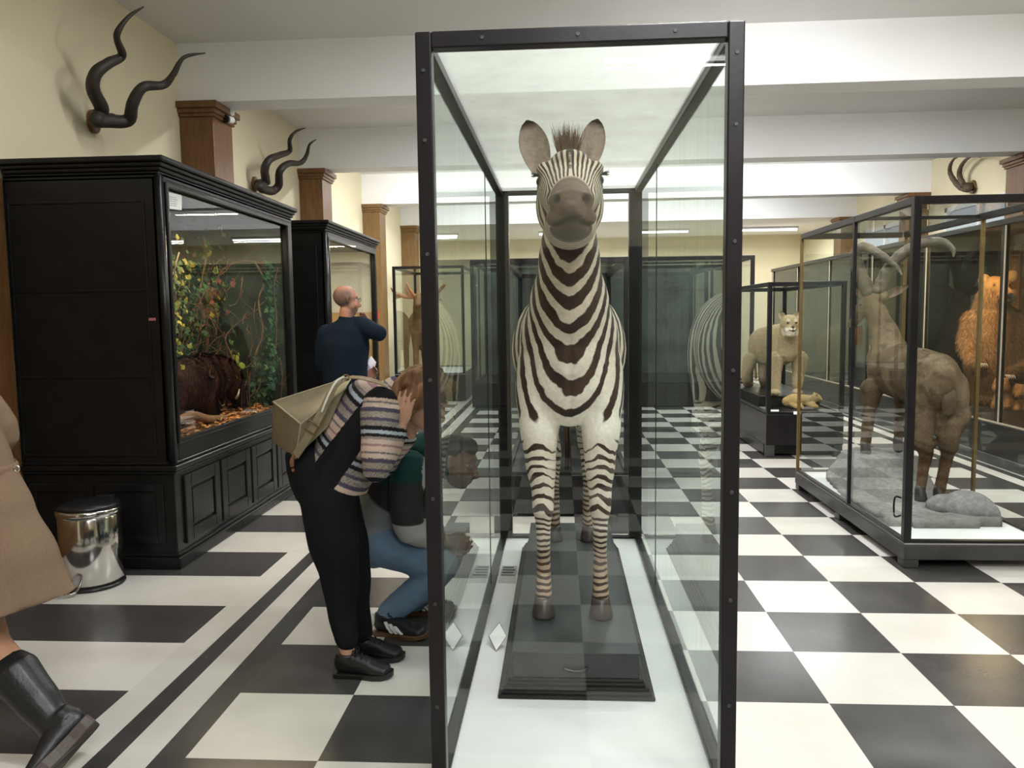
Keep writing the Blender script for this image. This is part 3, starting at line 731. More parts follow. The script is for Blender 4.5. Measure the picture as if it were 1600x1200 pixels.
def zfields(c):
    x, y, z = c[:, 0]-zx, c[:, 1], c[:, 2]; ax = np.abs(x)
    n = len(c)
    # trunk and neck: rings that fan round a point above the withers
    py, pz = 3.95, 2.62
    dy, dz = py-y, pz-z
    th_ = np.arctan2(dy, dz)
    ph = np.where(dy > 0, th_*1.32, dy*1.0)/.086
    ph -= (ax*3.6+ax*ax*38)*sst(th_, -.1, .95)
    th = np.full(n, -.10, np.float32)-.28*sst(th_, .62, .85).astype(np.float32)
    low = sst(th_, .75, .42)*sst(y, 3.6, 3.4)*(1-.8*sst(ax, .12, .20)*sst(z, 1.2, 1.3))                      # whiter low on the breast
    th += low*.42
    # legs
    leg = sst(z, 1.12, 1.04)
    fr = sst(z, .62, .52)
    lx = ax-np.where(y < 3.8, .125, .10)
    ph_leg = np.where(z > .7, z/.046, .7/.046+(z-.7)/.026)+np.abs(lx+.012)*np.where(y < 3.8, 13.0, 8.0)*sst(z, .42, .7)+snoise(c, 38, 77)*.42+snoise(c, 90, 78)*.2
    legm = leg
    ph = np.where(legm > .5, ph_leg, ph)
    th = np.where(legm > .5, .12+.35*sst(z, .95, 1.06)+snoise(c, 30, 79)*.25, th)
    th += sst(z, 1.15, 1.08)*sst(z, 1.0, 1.06)*1.1*(y < 3.8)*(ax > .03)
    inner = sst(ax, .13, .085)*sst(z, .72, .85)*(z < 1.1)
    th += inner*.7
    # head
    u = (y-2.5)*.95+(z-1.885)*.313
    hd = ((y < 2.935) | (z > 1.93)) & (y < 3.06) & (z > 1.74)
    ang = np.arctan2(ax, z-1.90-(y-2.6)*.25)
    ph_top = ang*8.2+u*3
    ph_ring = u/.0245+ang*.8
    w = sst(ang, .62, 1.25)
    ph_h = ph_top*(1-w)+ph_ring*w
    ph = np.where(hd, ph_h, ph); th = np.where(hd, .0, th)
    # base colour
    wc = np.tile(np.array((.66, .57, .44), np.float32), (n, 1))
    wc = mixc(low, wc, (.92, .86, .75)); wc = mixc(sst(z, 1.1, .95)*sst(z, .6, .75), wc, (.72, .64, .53)); wc = mixc(sst(z, .75, .5), wc, (.38, .275, .19))
    # muzzle
    mz = sst(u-.04*sst(z, 1.86, 1.95)+.02*sst(ax, .02, .09), .118, .092)*hd
    wc = mixc(mz, wc, (.14, .09, .064)); th = th+mz*3
    mid = mz*sst(ax, .05, .012)*sst(z, 1.915, 1.885); wc = mixc(mid*.75, wc, (.03, .022, .018))
    mouth_z = 1.853-ax*.28
    wc = mixc(mz*sst(z, 1.85, 1.815)*.75, wc, (.035, .026, .021))
    mo = mz*sst(np.abs(z-mouth_z), .013, .004); wc = mixc(mo, wc, (.008, .006, .006))
    for s in (-1, 1):
        d = np.sqrt(((x-s*.046)/1.0)**2+((z-1.917)/1.35)**2)
        wc = mixc(sst(d, .016, .008)*sst(y, 2.6, 2.56), wc, (.006, .005, .005))
        d = np.sqrt((x-s*.125)**2+(y-2.795)**2+((z-2.02)*1.2)**2)
        wc = mixc(sst(d, .055, .03), wc, (.05, .035, .028)); th = np.where(d < .042, 3, th)
    return ph.astype(np.float32), th.astype(np.float32), wc
def zdent(c):
    x, y, z = c[:, 0]-zx, c[:, 1], c[:, 2]; ax = np.abs(x); d = np.zeros(len(c), np.float32)
    for s in (-1, 1):
        e = np.sqrt((x-s*.046)**2+((z-1.917)/1.35)**2); d -= .012*sst(e, .016, .006)*(y < 2.57)
    d -= .010*sst(np.abs(z-(1.853-ax*.28)), .012, .003)*(y < 2.60)
    d -= .004*sst(ax, .012, .002)*sst(z, 1.89, 1.88)*sst(z, 1.85, 1.86)*(y < 2.56)
    d -= .006*sst(ax, .02, .004)*(y > 3.02)*(y < 3.3)*sst(z, 1.1, 1.2)*sst(z, 1.5, 1.4)
    return d
zo = organic('body', m, MT['zebra'], zb, voxel=.009, smooth=7, fac=.5, disp=zdent)
c = coords(zo.data, woff(zb))
ph, th, wc = zfields(c)
setcol(zo.data, wc)
for nme, arr in (('ph', ph), ('th', th)):
    a = zo.data.attributes.new(nme, 'FLOAT', 'POINT'); a.data.foreach_set('value', arr)
# hooves
hm = mat_plain('dark_hoof', (.045, .034, .03), .38, var=.3, scale=30)
for (hx, hy) in ((-.117, 3.235), (.126, 3.235), (-.082, 4.36), (.115, 4.36)):
    v = MB(); n = 24; prof = [(.049, 0), (.050, .012), (.042, .05), (.038, .078), (.03, .088)]
    v.lathe((0, 0, 0), prof, n)
    v.v = [(zx+hx+p[0], hy+p[1]*1.15-.012*(1-p[2]/.09)*1.0, PZ+p[2]+(.012*(p[1]/.05) if p[2] > .04 else 0)) for p in v.v]
    mk('hoof', v, hm, zb, smooth=True)
# eyes with lids
for s in (-1, 1):
    mk('eye', MB().ell(X(s*.103, 2.795, 2.02), (.016, .02, .018)), MT['black_plastic'], zb, smooth=True)
    lash = MB()
    for k in range(14):
        a = (k/13-.5)*.07
        p = Vector(X(s*.114, 2.79+a*.6, 2.042)); q = p+Vector((s*.022, -.012+a*.3, .008*math.sin(k*1.7)))
        lash.tube([p, q], [.0016, .0004], n=4, res=1, cap='flat')
    mk('eyelashes', lash, MT['black_plastic'], zb)
# ears
def ear(name, base, tip, face, wid, parent, inner, outer, tipc, depth=.5, nu=16, nv=13, shape=None):
    b, t_, fdir = Vector(base), Vector(tip), Vector(face).normalized()
    ax = (t_-b); L = ax.length; ax.normalize(); side = ax.cross(fdir).normalized(); fdir = side.cross(ax)
    vs, fs, cs = [], [], []
    for layer in (0, 1):
        for i in range(nu+1):
            u = i/nu
            wprof = shape(u) if shape else (math.sin(math.pi*min(1, (u*.86+.14))**.85)**.62 if u < .999 else .05)
            w_ = wid*.5*max(.05, wprof)
            for j in range(nv):
                v = j/(nv-1)*2-1
                a = v*1.25
                p = b+ax*(u*L)+side*(w_*math.sin(a)/math.sin(1.25))+fdir*(-depth*w_*(math.cos(a)-.3)) - fdir*(.006*layer)
                vs.append(p); k = sst(np.array([u]), .82, .92)[0]
                base_c = np.array(inner if layer == 0 else outer)
                if layer == 0: base_c = base_c*(1-.45*(abs(v) < .45)*(u < .6)) if False else base_c*(1-.35*max(0, 1-abs(v)*2.2)*max(0, 1-u*1.2))
                cs.append(base_c*(1-k)+np.array(tipc)*k)
    N = (nu+1)*nv
    for L2 in (0, 1):
        for i in range(nu):
            for j in range(nv-1):
                a = L2*N+i*nv+j; q = (a, a+1, a+nv+1, a+nv); fs.append(q if L2 == 0 else q[::-1])
    for i in range(nu):
        for j in (0, nv-1):
            a = i*nv+j; fs.append((a, a+nv, N+a+nv, N+a))
    for j in range(nv-1):
        a = nu*nv+j; fs.append((a, a+1, N+a+1, N+a))
    mb = MB().add(vs, fs); o = mk(name, mb, MT['fur'], parent, smooth=True); setcol(o.data, np.array(cs, np.float32)); return o
zshape = lambda u: (.62+.38*math.sin(min(1, u/.5)*math.pi/2)) if u < .5 else max(.06, math.cos((u-.5)/.5*math.pi/2)**.55)
ear('ear', AY(846, 268, 2.99), AY(823, 188, 2.97), (-.15, -1, -.1), .112, zb, (.42, .33, .28), (.5, .43, .35), (.035, .022, .018), shape=zshape)
ear('ear', AY(917, 262, 2.99), AY(934, 186, 2.97), (.25, -1, -.1), .098, zb, (.42, .33, .28), (.5, .43, .35), (.035, .022, .018), shape=zshape)
# mane: tuft between the ears and crest down the neck
mn = MB(); cs = []
def blade(mb, p, d, L, r):
    d = Vector(d).normalized(); mb.tube([p, Vector(p)+d*L*.5, Vector(p)+d*L], [r, r*.8, r*.15], n=4, res=1, cap='flat')
rr = random.Random(3)
for k in range(420):
    x, y = rr.uniform(-.024, .024), rr.uniform(2.93, 3.06)
    blade(mn, X(x, y, 2.115), (x*9+rr.uniform(-.22, .22), rr.uniform(-.35, .25), 1), rr.uniform(.08, .15), .0016)
for k in range(420):
    u = rr.random(); y = 3.10+u*.5; z = 2.10-u*.49
    blade(mn, X(rr.uniform(-.016, .016), y, z-.01), (rr.uniform(-.25, .25), .55, .8), rr.uniform(.06, .10), .004)
colored('mane', mn, MT['fur'], None, zb, smooth=False, fn=lambda c: mixc(sst(c[:, 2], 2.13, 2.2), np.tile(np.array((.22, .15, .11), np.float32), (len(c), 1)), (.16, .10, .075)))
tl = MB().tube([X(0, 4.575, 1.42), X(0, 4.61, 1.3), X(0, 4.60, 1.05), X(0, 4.585, .9)], [.03, .026, .02, .018], n=10)
for k in range(40): blade(tl, X(rr.uniform(-.015, .015), 4.585+rr.uniform(-.015, .01), .95), (rr.uniform(-.08, .08), rr.uniform(-.03, .03), -1), rr.uniform(.25, .4), .004)
colored('tail', tl, MT['fur'], (.12, .08, .06), zb)

# the animal is a little under natural size and stands on the plinth's top board
zb.scale = (.9374, .9374, .9374); zb.location = (zx*.9374, 3.7*.9374, ZZ0+.1565)
# ================================================================== ibex
ib = thing('ibex', (2.6, 6.0, .2), 'big-horned mounted ibex with grey-tan coat seen from behind on a rocky base', 'ibex')
m = MB(); P = lambda px, py, Y: AY(px, py, Y)
# trunk from rump (near) to chest (far)
m.tube([P(1468, 605, 5.52), P(1464, 600, 5.66), P(1440, 590, 5.95), P(1412, 582, 6.25), P(1388, 572, 6.5), P(1376, 560, 6.62)],
       [(.09, .14), (.165, .215), (.175, .215), (.175, .215), (.165, .21), (.11, .16)], n=24)
m.tube([P(1392, 560, 6.48), P(1383, 528, 6.56), P(1372, 498, 6.62), P(1366, 474, 6.64)], [(.15, .20), (.115, .155), (.085, .11), (.07, .085)], n=20, up=(0, 1, 0))
# head turned to the far left
m.tube([P(1378, 462, 6.58), P(1362, 470, 6.66), P(1346, 486, 6.76), P(1336, 500, 6.84), P(1331, 508, 6.87)], [(.055, .06), (.072, .08), (.055, .062), (.04, .045), (.034, .036)], n=18)
m.ell(P(1441, 622, 5.72), (.10, .16, .20)); m.ell(P(1488, 618, 5.66), (.09, .15, .20))
for top, kn, hk, ft in (((1436, 660, 5.68), (1440, 690, 5.60), (1447, 705, 5.74), (1438, 770, 5.70)), ((1487, 650, 5.66), (1481, 686, 5.58), (1481, 706, 5.72), (1467, 770, 5.70))):
    m.tube([P(*top), P(*kn), P(*hk), P((hk[0]+ft[0])/2, (hk[1]+ft[1])/2, (hk[2]+ft[2])/2), P(*ft)], [(.105, .15), (.070, .085), (.046, .054), (.035, .041), (.036, .04)], n=16, up=(0, 1, 0))
for top, kn, ft in (((1362, 606, 6.5), (1357, 652, 6.48), (1352, 697, 6.5)), ((1416, 606, 6.5), (1408, 650, 6.5), (1403, 690, 6.52))):
    m.tube([P(*top), P(*kn), P(*ft)], [(.09, .12), (.046, .052), (.038, .042)], n=14, up=(0, 1, 0))
def ibcol(c):
    n = len(c); b = np.tile(np.array((.115, .078, .045), np.float32), (n, 1))
    s = snoise(c, 26, 1); b = mixc(sst(s, -.1, .7)*.6, b, (.22, .165, .105)); b = mixc(sst(snoise(c, 60, 3), .1, .8)*.7, b, (.055, .034, .019))
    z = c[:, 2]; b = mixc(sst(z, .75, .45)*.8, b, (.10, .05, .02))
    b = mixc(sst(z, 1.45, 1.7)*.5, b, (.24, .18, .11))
    return b
def hairy(amp, sc, seed=5):
    def f(c): return snoise(c*np.array([1, 1, .45], np.float32), sc, seed)*amp
    return f
furify(organic('body', m, MT['fur'], ib, voxel=.014, smooth=5, colorfn=ibcol, disp=hairy(.007, 42)), 30000, .020, .0030, (-.1, -.6, -.75), ibcol, 1, lift=.18)
hoofm = mat_plain('black_hoof', (.03, .026, .022), .5)
for (px, py, Y) in ((1438, 773, 5.69), (1467, 773, 5.69), (1352, 700, 6.48), (1403, 693, 6.5)):
    p = P(px, py, Y)
    mk('hoof', MB().tube([p+Vector((0, .01, .04)), p+Vector((0, -.012, -.035))], [(.034, .036), (.042, .048)], n=14, res=1, up=(0, 1, 0)), hoofm, ib, smooth=True)
hornc = lambda c: mixc(sst(snoise(c, 40, 2), 0, .6)*.6, np.tile(np.array((.105, .088, .062), np.float32), (len(c), 1)), (.17, .145, .105))
for pts in ([(1374, 452, 6.58), (1386, 425, 6.55), (1408, 398, 6.5), (1440, 381, 6.44), (1470, 378, 6.38), (1488, 388, 6.33), (1490, 401, 6.3)],
            [(1358, 455, 6.64), (1343, 425, 6.66), (1337, 398, 6.64), (1350, 386, 6.58), (1375, 398, 6.5), (1398, 414, 6.44), (1409, 429, 6.40)]):
    h = MB().tube([P(*q) for q in pts], [.052, .05, .046, .04, .033, .02, .006], n=16, res=14, wob=lambda t, a: 1+.13*max(0, math.sin(t*2*math.pi*13))*(1-t)*(1 if math.sin(a) > -.3 else .3))
    colored('horn', h, MT['horn'], None, ib, fn=hornc)
ear('ear', P(1384, 462, 6.58), P(1420, 446, 6.5), (.1, -1, .2), .07, ib, (.17, .12, .08), (.2, .15, .1), (.12, .09, .06))
ear('ear', P(1354, 462, 6.68), P(1332, 452, 6.66), (-.1, -1, .2), .07, ib, (.17, .12, .08), (.2, .15, .1), (.12, .09, .06))
bd = MB()
for k in range(40):
    p = P(1341+rr.uniform(-5, 5), 514+rr.uniform(-5, 3), 6.84); bd.tube([p, p+Vector((rr.uniform(-.015, .015), rr.uniform(-.02, .02), -rr.uniform(.08, .16)))], [.008, .002], n=5, res=1)
colored('beard', bd, MT['fur'], (.15, .07, .035), ib)
tl = MB().tube([P(1478, 606, 5.50), P(1483, 620, 5.46), P(1482, 645, 5.46)], [(.045, .03), (.055, .03), (.03, .02)], n=12)
for k in range(60):
    p = P(1481+rr.uniform(-7, 7), 622+rr.uniform(-8, 10), 5.45); tl.tube([p, p+Vector((rr.uniform(-.015, .015), -.01, -.07))], [.008, .002], n=4, res=1)
colored('tail', tl, MT['fur'], (.10, .07, .045), ib)
mk('eye', MB().ell(P(1352, 476, 6.70)+Vector((-.055, -.03, .0)), (.014, .014, .014)), MT['black_plastic'], ib, smooth=True)
# rock under the ibex
rk = thing('rock_base', (2.5, 5.8, IZ0), 'grey modelled rock base under the ibex', 'rock')
def slab(pts, z0, zfun, n=44):
    """terrain slab inside a polygon"""
    xs = [p[0] for p in pts]; ys = [p[1] for p in pts]; x0, x1, y0, y1 = min(xs), max(xs), min(ys), max(ys)
    def inside(x, y):
        c = False
        for i in range(len(pts)):
            (xa, ya), (xb, yb) = pts[i], pts[i-1]
            if (ya > y) != (yb > y) and x < (xb-xa)*(y-ya)/(yb-ya)+xa: c = not c
        return c
    vs, fs, idx = [], [], {}
    for i in range(n+1):
        for j in range(n+1):
            x, y = x0+(x1-x0)*i/n, y0+(y1-y0)*j/n
            if inside(x, y): idx[i, j] = len(vs); vs.append((x, y, zfun(x, y)))
    top = len(vs); vs += [(x, y, z0) for x, y, z in vs[:top]]
    cells = set()
    for i in range(n):
        for j in range(n):
            q = [(i, j), (i+1, j), (i+1, j+1), (i, j+1)]
            if all(k in idx for k in q):
                a = [idx[k] for k in q]; fs.append(tuple(a)); fs.append(tuple(k+top for k in a[::-1])); cells.add((i, j))
    for (i, j) in cells:
        for (di, dj, a, b) in ((0, -1, (i, j), (i+1, j)), (1, 0, (i+1, j), (i+1, j+1)), (0, 1, (i+1, j+1), (i, j+1)), (-1, 0, (i, j+1), (i, j))):
            if (i+di, j+dj) not in cells: fs.append((idx[a], idx[a]+top, idx[b]+top, idx[b]))
    return MB().add(vs, fs)
def zr(x, y):
    v = mnoise.noise(Vector((x*3, y*3, 0)))*.03+mnoise.noise(Vector((x*9, y*9, 3)))*.015
    ramp = max(0, min(1, (y-6.0)/.45)); ramp = ramp*ramp*(3-2*ramp); ex = max(0, min(1, (x-2.16)/.26)); ramp *= ex*ex*(3-2*ex)
    return IZ0+.035+v*(.3+ramp)+ramp*.205+(.02 if y < 5.3 else 0)
poly = [(2.12, 5.08), (2.5, 5.02), (2.84, 5.10), (2.90, 5.30), (2.88, 5.9), (2.86, 6.70), (2.5, 6.78), (2.2, 6.6), (2.12, 6.0)]
o = mk('ground', slab(poly, IZ0+.001, zr), MT['rock'], rk, smooth=True); cc = coords(o.data, woff(rk))
setcol(o.data, mixc(sst(snoise(cc, 14, 9), -.2, .6)*.6, np.tile(np.array((.17, .165, .155), np.float32), (len(cc), 1)), (.29, .28, .26)))
lump = MB(); lump.ell((2.73, 5.32, IZ0+.06), (.16, .17, .13)); lump.ell((2.80, 5.24, IZ0+.05), (.09, .10, .08)); lump.ell((2.62, 5.42, IZ0+.05), (.12, .12, .08))
organic('boulder', lump, MT['rock'], rk, voxel=.02, smooth=2, colorfn=lambda c: mixc(sst(snoise(c, 20, 4), -.2, .6)*.7, np.tile(np.array((.20, .195, .19), np.float32), (len(c), 1)), (.33, .32, .30)), disp=lambda c: snoise(c, 30, 8)*.012)

# ================================================================== lioness and cub
PL = lambda px, py, Y: AY(px, py, Y+.25)
ln_ = thing('lioness', (2.4, 8.8, .475), 'mounted lioness facing the viewer in the low black case', 'lioness')
m = MB(); PLZ = AY(1225, 618, 8.98).z
tag(mk('plinth', MB().box(2.245, 2.93, 8.98, 10.55, .4752, PLZ), MT['black_wood'], bevel=.008), 'low black plinth the lioness stands on', 'plinth')
m.tube([PL(1230, 541, 8.92), PL(1223, 538, 9.1), PL(1205, 539, 9.5), PL(1190, 541, 9.85), PL(1182, 546, 9.98)], [(.14, .19), (.18, .245), (.17, .235), (.165, .23), (.11, .15)], n=20)
m.tube([PL(1230, 548, 8.82), PL(1232, 522, 8.72), PL(1233, 512, 8.66)], [(.13, .14), (.11, .12), (.10, .11)], n=18, up=(0, 1, 0))
m.ell(PL(1234, 506, 8.62), (.108, .105, .105)); m.ell(PL(1235, 516, 8.53), (.055, .055, .05)); m.ell(PL(1235, 523, 8.535), (.045, .045, .03)); m.ell(PL(1234, 508, 8.56), (.028, .05, .045))
for dx, (a, b, c_) in ((0, ((1212, 560), (1211, 590), (1211, 606))), (1, ((1250, 560), (1247, 590), (1246, 602)))):
    m.tube([PL(*a, 8.85), PL(*b, 8.80), PL(*c_, 8.78)], [(.09, .11), (.066, .07), (.056, .06)], n=14, up=(0, 1, 0)); q = PL(*c_, 8.74); m.ell((q.x, q.y, PLZ+.034), (.06, .08, .036))
for a, b, c_ in (((1172, 562), (1166, 590), (1170, 606)), ((1196, 562), (1192, 588), (1194, 604))):
    m.tube([PL(*a, 9.8), PL(*b, 9.75), PL(*c_, 9.9), ], [(.09, .13), (.055, .07), (.042, .045)], n=14, up=(0, 1, 0)); q = PL(*c_, 9.85); m.ell((q.x, q.y, PLZ+.034), (.055, .075, .036))
hc = PL(1234, 506, 8.62)
def licol(c):
    b = np.tile(np.array((.33, .255, .145), np.float32), (len(c), 1)); b = mixc(sst(snoise(c, 18, 6), 0, .8)*.3, b, (.50, .38, .21))
    x, y, z = c[:, 0]-hc.x, c[:, 1], c[:, 2]-hc.z
    face = (y < 8.89)
    b = mixc(face*sst(z, -.03, -.06)*sst(z, -.15, -.11), b, (.70, .62, .48))
    for s in (-1, 1): b = mixc(face*sst(np.sqrt((x-s*.045)**2+(z-.012)**2), .018, .01), b, (.03, .02, .015)); b = mixc(face*sst(np.sqrt((x-s*.04)**2+(z-.04)**2), .025, .01)*.6, b, (.65, .55, .4))
    b = mixc(face*sst(np.sqrt((x/1.4)**2+(z+.035)**2), .018, .012), b, (.03, .018, .015))
    b = mixc(face*sst(np.abs(z+.078-np.abs(x)*.2), .011, .005)*(np.abs(x) < .05), b, (.02, .012, .01))
    b = mixc(face*(np.abs(x) < .006)*(z < -.03)*(z > -.08)*1.0, b, (.03, .02, .015))
    b = mixc(sst(z, -.15, -.35)*sst(np.abs(x), .12, .05)*.4, b, (.6, .5, .34))
    return b
furify(organic('body', m, MT['fur'], ln_, voxel=.011, smooth=4, colorfn=licol), 14000, .022, .003, (0, .5, -.8), licol, 4, keep=lambda c: c[:, 1] > 8.95)
ear('ear', hc+Vector((-.065, .02, .065)), hc+Vector((-.10, .02, .135)), (-.2, -1, .2), .075, ln_, (.5, .4, .26), (.3, .2, .1), (.25, .17, .09), shape=lambda u: max(.1, math.sqrt(max(0, 1-u**2.4))))
ear('ear', hc+Vector((.065, .02, .065)), hc+Vector((.10, .02, .135)), (.2, -1, .2), .075, ln_, (.5, .4, .26), (.3, .2, .1), (.25, .17, .09), shape=lambda u: max(.1, math.sqrt(max(0, 1-u**2.4))))
colored('tail', MB().tube([PL(1184, 548, 10.05), PL(1180, 565, 10.12), PL(1181, 590, 10.12)], [.022, .018, .02], n=8), MT['fur'], (.36, .25, .12), ln_)
cb = thing('lion_cub', (2.5, 8.55, .475), 'small lion cub lying at the front of the lioness case', 'lion cub')
m = MB(); q = AZ(1240, 640, .475); cy = q.y+.10
cx0 = P(1230, 632, cy).x; cx1 = P(1276, 632, cy).x; L = cx1-cx0
m.tube([(cx0, cy, .555), (cx0+.25*L, cy, .565), (cx0+.6*L, cy, .565), (cx0+.78*L, cy, .58)], [.06, .08, .072, .05], n=14); m.ell((cx0+.95*L, cy-.03, .595), (.055, .05, .05)); m.ell((cx0+1.07*L, cy-.05, .58), (.028, .028, .024))
for k in (0.1, .3, .65, .8): m.tube([(cx0+k*L, cy-.05, .53), (cx0+(k+.12)*L, cy-.095, .50)], [.03, .024], n=10)
for s in (-1, 1): m.ell((cx0+.92*L, cy-.03+s*.04, .64), (.018, .012, .02))
organic('body', m, MT['fur'], cb, voxel=.009, smooth=3, colorfn=lambda c: mixc(sst(snoise(c, 30, 2), 0, .7)*.5, np.tile(np.array((.38, .25, .10), np.float32), (len(c), 1)), (.5, .38, .2)))
tag(mk('info_card', MB().hexa([AZ(x, y, .476) for x, y in ((1240, 648), (1251, 648), (1251, 644), (1240, 644))]+[AZ(x, y, .50) for x, y in ((1240, 647), (1251, 647), (1251, 643), (1240, 643))]), MT['paper']), 'small white card in front of the lion cub', 'card', 'cards in the lioness case')
tag(mk('info_card', MB().hexa([AZ(x, y, .4755) for x, y in ((1202, 643), (1217, 643), (1217, 640), (1202, 640))]+[AZ(x, y, .479) for x, y in ((1202, 643), (1217, 643), (1217, 640), (1202, 640))]), MT['paper']), 'small white card lying in the left front corner of the lioness case', 'card', 'cards in the lioness case')

# ================================================================== brown bear, cubs
be = thing('bear', (5.05, 9.75, .42), 'mounted brown bear standing upright in the right-hand wall cabinet', 'bear')
Yb = 9.75; m = MB(); S = Yb/F
B = lambda px, py, d=0: AY(px, py, Yb+d)
m.tube([B(1550, 640), B(1551, 600, -.02), B(1552, 545, -.03), B(1551, 505), B(1549, 478, .02)], [(.24, .22), (.30, .26), (.335, .28), (.30, .25), (.20, .18)], n=22, up=(0, 1, 0))
m.tube([B(1548, 480), B(1552, 462, -.04), B(1556, 452, -.06)], [(.19, .18), (.17, .17), (.16, .17)], n=20, up=(0, 1, 0))
m.ell(B(1556, 450, -.07), (.165, .18, .145)); m.tube([B(1564, 456, -.17), B(1575, 461, -.28), B(1579, 462, -.33)], [.09, .062, .05], n=16)
for (a, b, c_, e_) in (((1520, 500), (1511, 535), (1519, 562), (1534, 567)), ((1584, 500), (1594, 535), (1589, 570), (1577, 585))):
    m.tube([B(*a, -.03), B(*b, -.06), B(*c_, -.2), B(*e_, -.33)], [.13, .11, .085, .075], n=16, up=(0, 1, 0))
for px in (1531, 1570):
    m.tube([B(px, 610), B(px, 655, -.05), B(px, 682)], [(.17, .19), (.13, .14), (.10, .11)], n=16, up=(0, 1, 0)); q = B(px, 690, -.08); m.ell((q.x, q.y-.05, .48), (.10, .17, .058))
bh = B(1556, 450, -.07)
def becol(c):
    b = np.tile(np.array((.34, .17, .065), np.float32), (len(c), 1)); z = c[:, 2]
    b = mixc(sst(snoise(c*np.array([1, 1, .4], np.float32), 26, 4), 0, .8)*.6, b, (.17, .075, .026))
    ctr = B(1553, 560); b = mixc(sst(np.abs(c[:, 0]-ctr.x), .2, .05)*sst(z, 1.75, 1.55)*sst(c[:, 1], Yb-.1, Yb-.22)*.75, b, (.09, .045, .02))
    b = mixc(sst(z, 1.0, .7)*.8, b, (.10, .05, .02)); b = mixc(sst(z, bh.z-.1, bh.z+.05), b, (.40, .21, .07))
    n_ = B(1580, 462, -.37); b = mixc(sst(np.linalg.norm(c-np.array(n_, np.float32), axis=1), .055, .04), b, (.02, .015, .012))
    for px in (1554, 1576):
        e = B(px, 446, -.2); b = mixc(sst(np.linalg.norm(c-np.array(e, np.float32), axis=1), .03, .018), b, (.03, .02, .015))
    return b
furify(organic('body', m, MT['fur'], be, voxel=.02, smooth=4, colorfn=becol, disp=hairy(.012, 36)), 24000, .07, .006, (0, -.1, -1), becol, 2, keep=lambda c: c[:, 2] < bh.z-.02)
for px, py, dx in ((1538, 438, -.03), (1582, 432, .03)):
    q = B(px, py, -.02); o = colored('ear', MB().ell(q, (.07, .045, .075)), MT['fur'], (.45, .26, .10), be)
for (px, py, d) in ((1534, 568, -.4), (1577, 586, -.4)):
    cl = MB()
    for k in range(5): q = B(px, py, d)+Vector(((k-2)*.022, 0, 0)); cl.tube([q, q+Vector((0, -.03, -.012)), q+Vector((0, -.045, -.04))], [.009, .007, .002], n=6, res=2)
    mk('claws', cl, mat_plain('claw', (.5, .4, .28), .4), be, smooth=True)
def bear_cub(px, py0, py1, label, flip=1):
    t = thing('bear_cub', (AY(px, py1, 9.2).x, 9.2, .42), label, 'bear cub', 'bear cubs at the feet of the bear'); m = MB(); C_ = lambda x, y, d=0: AY(px+flip*x, y, 9.2+d)
    h = py1-py0; f_ = lambda k: py0+k*h
    m.tube([C_(0, f_(.85)), C_(1, f_(.6)), C_(1, f_(.38))], [(.10, .10), (.12, .12), (.09, .09)], n=14, up=(0, 1, 0)); m.ell(C_(-2, f_(.18), -.03), (.085, .09, .085)); m.ell(C_(-8, f_(.23), -.1), (.04, .05, .035))
    for s in (-1, 1): m.ell(C_(-2+s*7, f_(.04)), (.028, .02, .03)); m.tube([C_(s*7, f_(.45), -.05), C_(s*9-2, f_(.6), -.13)], [.045, .035], n=10); m.tube([C_(s*6, f_(.8)), C_(s*7, f_(.98))], [.06, .045], n=10, up=(0, 1, 0))
    cf_ = lambda c: mixc(sst(snoise(c, 30, 2), 0, .7)*.5, np.tile(np.array((.36, .17, .06), np.float32), (len(c), 1)), (.22, .10, .035))
    furify(organic('body', m, MT['fur'], t, voxel=.014, smooth=3, colorfn=cf_, disp=hairy(.006, 50)), 5000, .035, .004, (0, -.1, -1), cf_, 5)
bear_cub(1566, 591, 662, 'small bear cub standing in front of the big bear')
bear_cub(1598, 600, 668, 'small bear cub cut by the right edge of the photo', 1)

# ================================================================== diorama: boar, litter, branches, ivy
D = lambda px, py, x=-2.75: AX(px, py, x)
SZ = .72
lt = MB(); rl = random.Random(11)
gx0, gx1, gy0, gy1 = XL+.06, -2.47, 4.70, 6.86
def gz(x, y): return SZ+.03+.05*(mnoise.noise(Vector((x*2.2, y*2.2, 1)))+.4)+.03*mnoise.noise(Vector((x*7, y*7, 5)))+.06*max(0, (-2.6-x))/.7
N = 36; vs = []; fs = []
for i in range(N+1):
    for j in range(N+1):
        x, y = gx0+(gx1-gx0)*i/N, gy0+(gy1-gy0)*j/N; vs.append((x, y, gz(x, y)))
for i in range(N):
    for j in range(N): a = i*(N+1)+j; fs.append((a, a+N+1, a+N+2, a+1))
lt.add(vs, fs); cols = [np.array((.24, .10, .035))]*len(vs)
for k in range(2600):
    x, y = rl.uniform(gx0, gx1-.02), rl.uniform(gy0, gy1); p = Vector((x, y, gz(x, y)+.006+rl.random()*.01))
    a = rl.uniform(0, 6.3); s = rl.uniform(.012, .032); d1 = Vector((math.cos(a), math.sin(a), rl.uniform(-.5, .5)))*s; d2 = Vector((-math.sin(a), math.cos(a), rl.uniform(-.5, .5)))*s*.55
    lt.quad(p-d1, p+d2, p+d1, p-d2); c_ = rl.choice([(.60, .21, .05), (.48, .17, .045), (.62, .30, .09), (.24, .11, .05), (.62, .40, .18), (.16, .07, .03)]); cols += [np.array(c_)]*4
o = mk('leaf_litter', lt, MT['leaf'], None, smooth=False); setcol(o.data, np.array(cols, np.float32)); tag(o, 'orange-brown leaf litter covering the diorama floor', 'leaf litter'); o['kind'] = 'stuff'
bo = thing('wild_boar', (-2.85, 5.3, SZ+.05), 'dark brown wild boar with lowered head in the forest diorama', 'boar')
m = MB(); Bx = -2.86
D2 = lambda px, py, dx=0: AX(px, py, Bx+dx)
